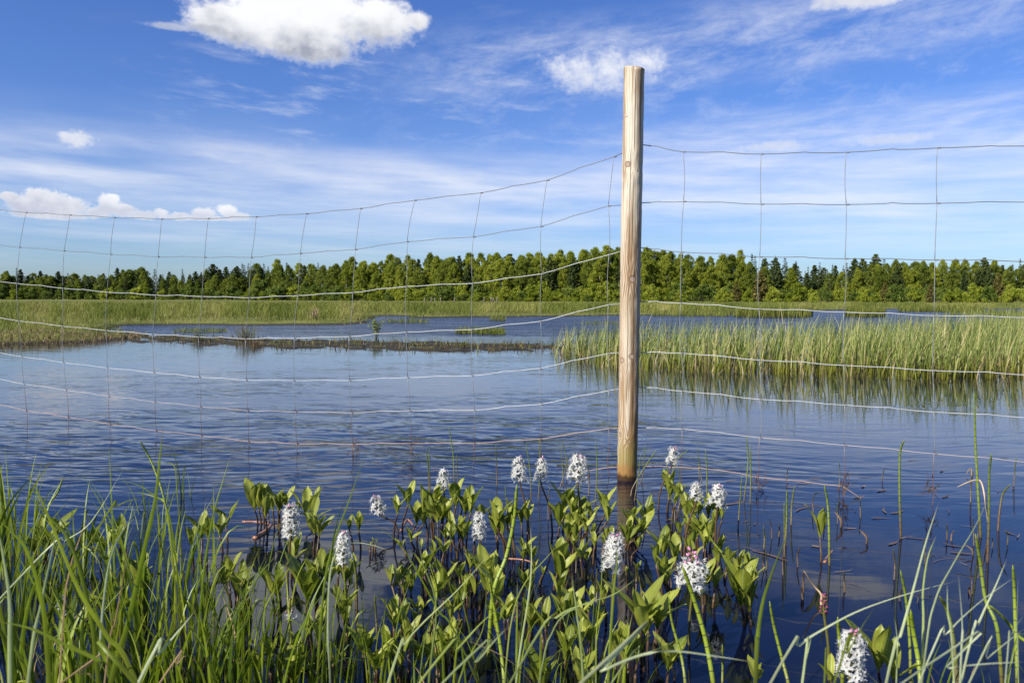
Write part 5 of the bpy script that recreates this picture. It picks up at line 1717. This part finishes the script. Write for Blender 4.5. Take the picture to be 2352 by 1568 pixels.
LONG = [  # label, [ (crop, points root..tip, distance, width px, tint) ]
    ('long pale blade arching low across the bottom right corner to the right', [(C4, [(130, 1568), (300, 1345), (480, 1225), (700, 1115), (1000, 1015), (1310, 935)], 0.80, 13, .97, .95)]),
    ('tall pale-edged blades rising steeply in the lower right corner', [(C4, [(835, 1568), (925, 1270), (1000, 1000), (1080, 700), (1160, 458)], 0.85, 15, .93, .95), (C4, [(1050, 1568), (1062, 1200), (1060, 1000), (1090, 800), (1145, 660)], 0.9, 13, .80, .98), (C4, [(900, 1480), (905, 1330), (885, 1150)], 0.95, 8, .9, .95)]),
    ('long pale blades leaning right in the lower right corner', [(C4, [(1060, 1500), (1130, 1080), (1240, 850), (1380, 610), (1465, 425)], 0.9, 13, .92, 1.0), (C4, [(1310, 1480), (1400, 1200), (1500, 980), (1572, 808)], 0.8, 13, .97, .85), (C4, [(1060, 1505), (1200, 1275), (1400, 1080), (1645, 903)], 0.75, 11, 1.0, .78)]),
    ('pale upright blurred blades at the far right corner', [(C4, [(1285, 1568), (1300, 1250), (1272, 860)], 0.72, 15, .97, .75), (C4, [(1250, 1568), (1212, 1150), (1207, 950)], 0.75, 12, .93, .78), (C4, [(1560, 1568), (1590, 1300), (1680, 1140)], 0.72, 14, .97, .75), (C4, [(1640, 1568), (1630, 1250), (1640, 890)], 0.8, 8, .9, .8)]),
    ('blurred pale blade lying almost level along the lower right edge', [(C3, [(640, 1568), (760, 1500), (1000, 1400), (1200, 1372), (1440, 1400), (1730, 1445)], 0.62, 15, .98, .66), (C4, [(930, 1568), (1200, 1482), (1420, 1452), (1690, 1438)], 0.62, 13, 1.0, .64), (C4, [(1340, 1568), (1450, 1420), (1690, 1225)], 0.66, 12, .97, .66)]),
    ('broad dark green blade standing between centre and right corner', [(C4, [(40, 1568), (55, 1280), (85, 1080), (130, 930), (190, 770), (265, 605)], 0.85, 26, .45, .95)]),
    ('short pale blurred blades left of the largest white spike', [(C4, [(325, 1568), (350, 1420), (382, 1278)], 0.75, 13, .9, .78), (C4, [(460, 1568), (465, 1480), (462, 1400)], 0.75, 10, .55, .75), (C4, [(520, 1568), (600, 1390), (680, 1240), (770, 1100)], 0.66, 14, .55, .68)]),
    ('two crossing pale blades at the bottom centre', [(C3, [(-200, 1568), (0, 1445), (110, 1320), (208, 1218)], 0.66, 11, .9, .66), (C3, [(300, 1410), (500, 1165), (700, 1075), (850, 1025), (1012, 908)], 0.95, 12, .8, 1.05), (C3, [(660, 1568), (620, 1150), (600, 1000), (588, 885)], 0.85, 12, .84, .9)]),
    ('slender pale blades left of the post reflection', [(C3, [(250, 1568), (325, 1050), (343, 840), (338, 590)], 1.1, 10, .88, 1.2), (C3, [(390, 1568), (470, 1260), (560, 1140), (650, 1120), (750, 1166)], 0.95, 10, .86, 1.0), (C3, [(180, 1568), (230, 1150), (310, 950), (440, 800), (600, 625)], 1.1, 8, .7, 1.25)]),
    ('thick green blades in front of the big spike on the post reflection', [(C3, [(810, 1568), (845, 1000), (862, 850), (860, 700)], 1.05, 16, .6, 1.15), (C3, [(830, 1568), (1000, 1410), (1160, 1340), (1315, 1262)], 0.8, 12, .85, .8), (C3, [(735, 1568), (740, 1250), (770, 950), (768, 700)], 1.1, 8, .6, 1.2)]),
    ('long pale blade leaning right across the centre leaves', [(C2, [(990, 1568), (1090, 1340), (1200, 1205), (1430, 985), (1645, 735)], 0.85, 12, .88, 1.0), (C2, [(1180, 1568), (1400, 1370), (1560, 1200), (1690, 1090)], 0.75, 11, .7, .8)]),
    ('bending dark green blade crossing the centre from upper left', [(C2, [(1420, 1300), (1300, 1130), (1190, 930), (1060, 720), (880, 590)], 1.25, 9, .35, 1.25), (C2, [(1240, 1568), (1285, 1100), (1200, 830), (1170, 620)], 1.15, 12, .72, 1.2), (C2, [(1420, 1568), (1500, 1380), (1580, 1180), (1590, 700)], 1.1, 8, .5, 1.2)]),
    ('pale blade arching over the spike it crosses to the right', [(C2, [(640, 1568), (625, 1250), (640, 900), (700, 740), (790, 715), (900, 730), (1018, 770)], 1.2, 10, .95, 1.2), (C2, [(700, 1568), (760, 1000), (790, 800)], 1.2, 8, .5, 1.2)]),
    ('tallest pair of slim green blades left of centre', [(C2, [(560, 1568), (600, 1000), (660, 720), (740, 500), (800, 330), (882, 96)], 1.35, 12, .4, 1.5), (C2, [(590, 1568), (640, 850), (690, 560), (770, 390)], 1.3, 11, .35, 1.35)]),
    ('big tall blade dominating the left grass', [(C1, [(650, 1700), (780, 1200), (880, 750), (945, 450), (972, 200), (992, 10)], 0.92, 26, .36, .95)]),
    ('broad blades slanting down to the right in the left corner', [(C1, [(860, 1640), (650, 1280), (480, 1000), (330, 640), (240, 430), (160, 285)], 0.82, 24, .55, .80), (C1, [(600, 1568), (540, 1100), (430, 720), (300, 560), (125, 380)], 0.9, 22, .42, .9), (C1, [(300, 1568), (260, 1100), (170, 780), (80, 660), (-30, 560)], 0.85, 24, .4, .85)]),
    ('blurred blade lying across the bottom left corner', [(C1, [(850, 1600), (640, 1450), (420, 1345), (200, 1240), (-40, 1185)], 0.62, 22, .45, .6)]),
    ('pale blue-green blades leaning right in the left grass', [(C1, [(840, 1568), (960, 1400), (1100, 1235), (1190, 1125)], 0.75, 14, .98, .8), (C1, [(600, 1500), (640, 1000), (690, 760), (800, 560), (945, 350)], 1.05, 12, .95, 1.1), (C1, [(170, 1568), (250, 1090), (320, 760), (350, 600)], 0.85, 16, .88, .9), (C1, [(60, 1568), (60, 1100), (20, 800), (-10, 640)], 0.8, 20, .9, .8), (C1, [(210, 830), (400, 700), (560, 580), (775, 225)], 1.3, 7, .95, 1.35)]),
    ('thin upright sedge blades at the left behind the broad ones', [(C1, [(700, 1000), (685, 600), (672, 320), (660, 68)], 1.5, 11, .3, 1.55), (C1, [(1190, 1500), (1240, 900), (1300, 540), (1360, 330), (1407, 165)], 1.4, 12, .35, 1.5), (C1, [(180, 800), (250, 560), (320, 310)], 1.5, 7, .5, 1.5), (C1, [(740, 700), (640, 480), (510, 275)], 1.5, 6, .4, 1.5), (C1, [(760, 800), (690, 620), (580, 420), (475, 265)], 1.5, 7, .45, 1.5)]),
    ('drooping blades bent over in the left grass', [(C1, [(1060, 900), (1010, 500), (950, 440), (850, 412), (750, 415)], 1.45, 8, .5, 1.5), (C1, [(1080, 900), (1020, 520), (900, 400), (800, 350), (690, 335)], 1.5, 7, .4, 1.5), (C1, [(640, 560), (700, 500), (800, 455), (930, 440)], 1.5, 8, .55, 1.5), (C1, [(1080, 430), (1060, 250), (980, 232), (840, 218)], 1.9, 6, .5, 1.9)]),
    ('reddish dry blade standing among the left green blades', [(C1, [(650, 1450), (700, 1200), (745, 950), (795, 650)], 0.95, 9, -1, .95), (C1, [(380, 1250), (420, 900), (480, 700), (540, 540)], 1.0, 8, -1, 1.0)]),
    ('broken straw coloured blade lying over the bottom left water', [(C1, [(970, 1568), (1070, 1460), (1140, 1400), (1225, 1480)], 0.9, 8, -1, .95), (C1, [(380, 1560), (470, 1520), (540, 1510), (570, 1568)], 0.8, 9, -1, .8)])]
random.seed(99)
for lab, BL in LONG:
    C, pts, d0, wp, tt, d1 = BL[0]
    B = at_y(*C(*pts[0]), d0)
    B.z = 0
    mb = MB()
    for C, pts, d0, wp, tt, d1 in BL:
        blade_px(mb, [C(*p) for p in pts], d0, wp * 0.50, 0.5 if tt < 0 else tt, B, d1)
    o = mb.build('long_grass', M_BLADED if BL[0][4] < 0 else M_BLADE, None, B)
    tag(o, lab, 'grass')

sg = random.Random(61)


def sedge(px, py, n, hlo, hhi, wmm, lab, lean=(0.0, 0.0), tl=0.0, th=0.85, rad_=0.05, fan=0.22, group='sedge tufts in the foreground'):
    """sedge tuft rooted at the water point under (px,py)"""
    B = at_z(px, py)
    mb = MB()
    for i in range(n):
        a = sg.uniform(0, 2 * PI)
        b = Vector((math.cos(a), math.sin(a), 0)) * abs(sg.gauss(0, rad_)) + Vector((0, 0, -0.05))
        h_ = sg.uniform(hlo, hhi)
        o_ = Vector((math.cos(a) * fan + lean[0] + sg.gauss(0, .10), math.sin(a) * fan * 0.7 + lean[1] + sg.gauss(0, .08), 0)) * h_
        droop = sg.random() < 0.16
        tip = b + o_ * (1.6 if droop else 1.0) + Vector((0, 0, h_ * (0.62 if droop else 0.97)))
        m1 = b + o_ * 0.16 + Vector((0, 0, h_ * 0.42))
        m2 = b + o_ * (0.75 if droop else 0.50) + Vector((0, 0, h_ * (0.72 if droop else 0.75)))
        mb.ribbon(catmull([b, m1, m2, tip], 11), wmm / 1000 * sg.uniform(0.55, 1.1) * (1.55 if px < 680 else 1.1), sg.uniform(tl, th), 0.35, Vector((math.cos(a + sg.uniform(0.6, 2.4)), math.sin(a + 1.2), 0)), twist=sg.uniform(-1, 1), base=0.8)
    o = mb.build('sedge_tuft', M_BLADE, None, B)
    return tag(o, lab, 'sedge', group)


SEDGE = [  # waterline point, blades, height range, width mm
    (10, 1330, 16, .22, .40, 6.0, (-.02, 0)), (40, 1420, 14, .2, .36, 6.0, (.05, 0)), (95, 1375, 12, .18, .34, 5.0, (.05, 0)), (150, 1440, 12, .2, .36, 5.5, (0, 0)), (215, 1400, 11, .18, .33, 5.0, (.02, 0)),
    (268, 1470, 14, .2, .36, 5.5, (-.05, 0)), (330, 1430, 12, .22, .38, 5.0, (0, 0)), (405, 1440, 20, .20, .38, 4.6, (0.03, 0)), (432, 1520, 16, .2, .36, 4.8, (-.03, 0)), (510, 1540, 22, .18, .34, 4.4, (0.02, 0)),
    (545, 1600, 16, .2, .34, 5.0, (.03, 0)), (470, 1620, 12, .18, .32, 5.5, (0, 0)), (350, 1600, 14, .2, .36, 6.0, (.03, 0)), (250, 1620, 14, .2, .36, 6.5, (0, 0)), (140, 1600, 14, .2, .36, 6.5, (.05, 0)),
    (40, 1600, 14, .2, .38, 7.0, (.06, 0)), (90, 1660, 16, .18, .36, 8.0, (.05, 0)), (190, 1680, 16, .18, .34, 8.0, (.0, 0)), (300, 1690, 14, .18, .34, 7.5, (.05, 0)), (410, 1680, 14, .16, .32, 7.0, (0, 0)), (-40, 1500, 14, .24, .42, 7.0, (.08, 0)), (-60, 1380, 12, .26, .44, 6.5, (.06, 0)), (520, 1690, 14, .16, .32, 6.5, (.04, 0)), (640, 1700, 12, .14, .30, 6.0, (.02, 0)), (180, 1330, 10, .18, .32, 5.0, (.02, 0)), (60, 1270, 10, .2, .36, 5.5, (.02, 0)), (560, 1450, 12, .16, .30, 4.4, (.02, 0)), (600, 1640, 14, .18, .34, 4.8, (.02, 0)), (655, 1620, 14, .16, .33, 4.4, (0, 0)), (725, 1560, 16, .16, .32, 4.2, (.03, 0)), (790, 1610, 14, .16, .30, 4.4, (0.02, 0)),
    (870, 1600, 10, .14, .30, 4.2, (.06, 0)), (950, 1620, 9, .14, .28, 4.2, (.08, 0)), (1030, 1600, 9, .14, .28, 4.2, (.05, 0)), (1185, 1600, 14, .15, .32, 4.2, (.0, 0)), (1240, 1640, 8, .14, .28, 4.4, (.05, 0)),
    (1350, 1610, 12, .12, .28, 4.0, (0, 0)), (1400, 1640, 10, .14, .30, 4.4, (.05, 0)), (370, 1240, 9, .14, .26, 4.0, (.02, 0)), (420, 1145, 5, .12, .26, 4.5, (-.05, 0)), (300, 1290, 8, .14, .28, 4.2, (-.08, 0)),
    (20, 1230, 12, .2, .38, 6.0, (-.05, 0)), (330, 1180, 5, .12, .24, 3.6, (.0, 0)), (2120, 1640, 7, .12, .24, 4.5, (.06, 0)), (2290, 1650, 8, .14, .26, 4.8, (.03, 0))]
so = []
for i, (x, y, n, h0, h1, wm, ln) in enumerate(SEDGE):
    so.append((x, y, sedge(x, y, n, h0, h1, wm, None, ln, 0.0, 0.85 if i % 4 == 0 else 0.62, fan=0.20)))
DRY = [(60, 1560, 10, 'dry tan blades among the left corner tufts'), (320, 1585, 10, 'dry tan blades at the foot of the big tall blade'), (560, 1600, 8, 'dry brown blades left of the half open spike'),
       (760, 1600, 8, 'dry brown blades below the spike with the arching blade'), (1010, 1610, 8, 'dry tan blades at the bottom centre'), (1330, 1600, 7, 'dry tan blades below the big spike on the post reflection'), (2200, 1630, 6, 'dry brown blades in the far right corner')]
keep_blade = M_BLADE
M_BLADE = M_BLADED
for (x, y, n, lab) in DRY: sedge(x, y, n, .06, .24, 4.0, lab, (sg.uniform(-.2, .2), 0), 0, 1, fan=0.5, group='dry sedge in the foreground')
M_BLADE = keep_blade
so.sort(key=lambda q: q[0])
front = [q for q in so if q[1] > 1540]
back = [q for q in so if q[1] <= 1540]
for i, (x, y, o) in enumerate(front): o['label'] = f'{ORD[i]} sedge tuft from left along the bottom edge of the picture'
for i, (x, y, o) in enumerate(back): o['label'] = f'{ORD[i]} sedge tuft from left behind the front row of tufts'
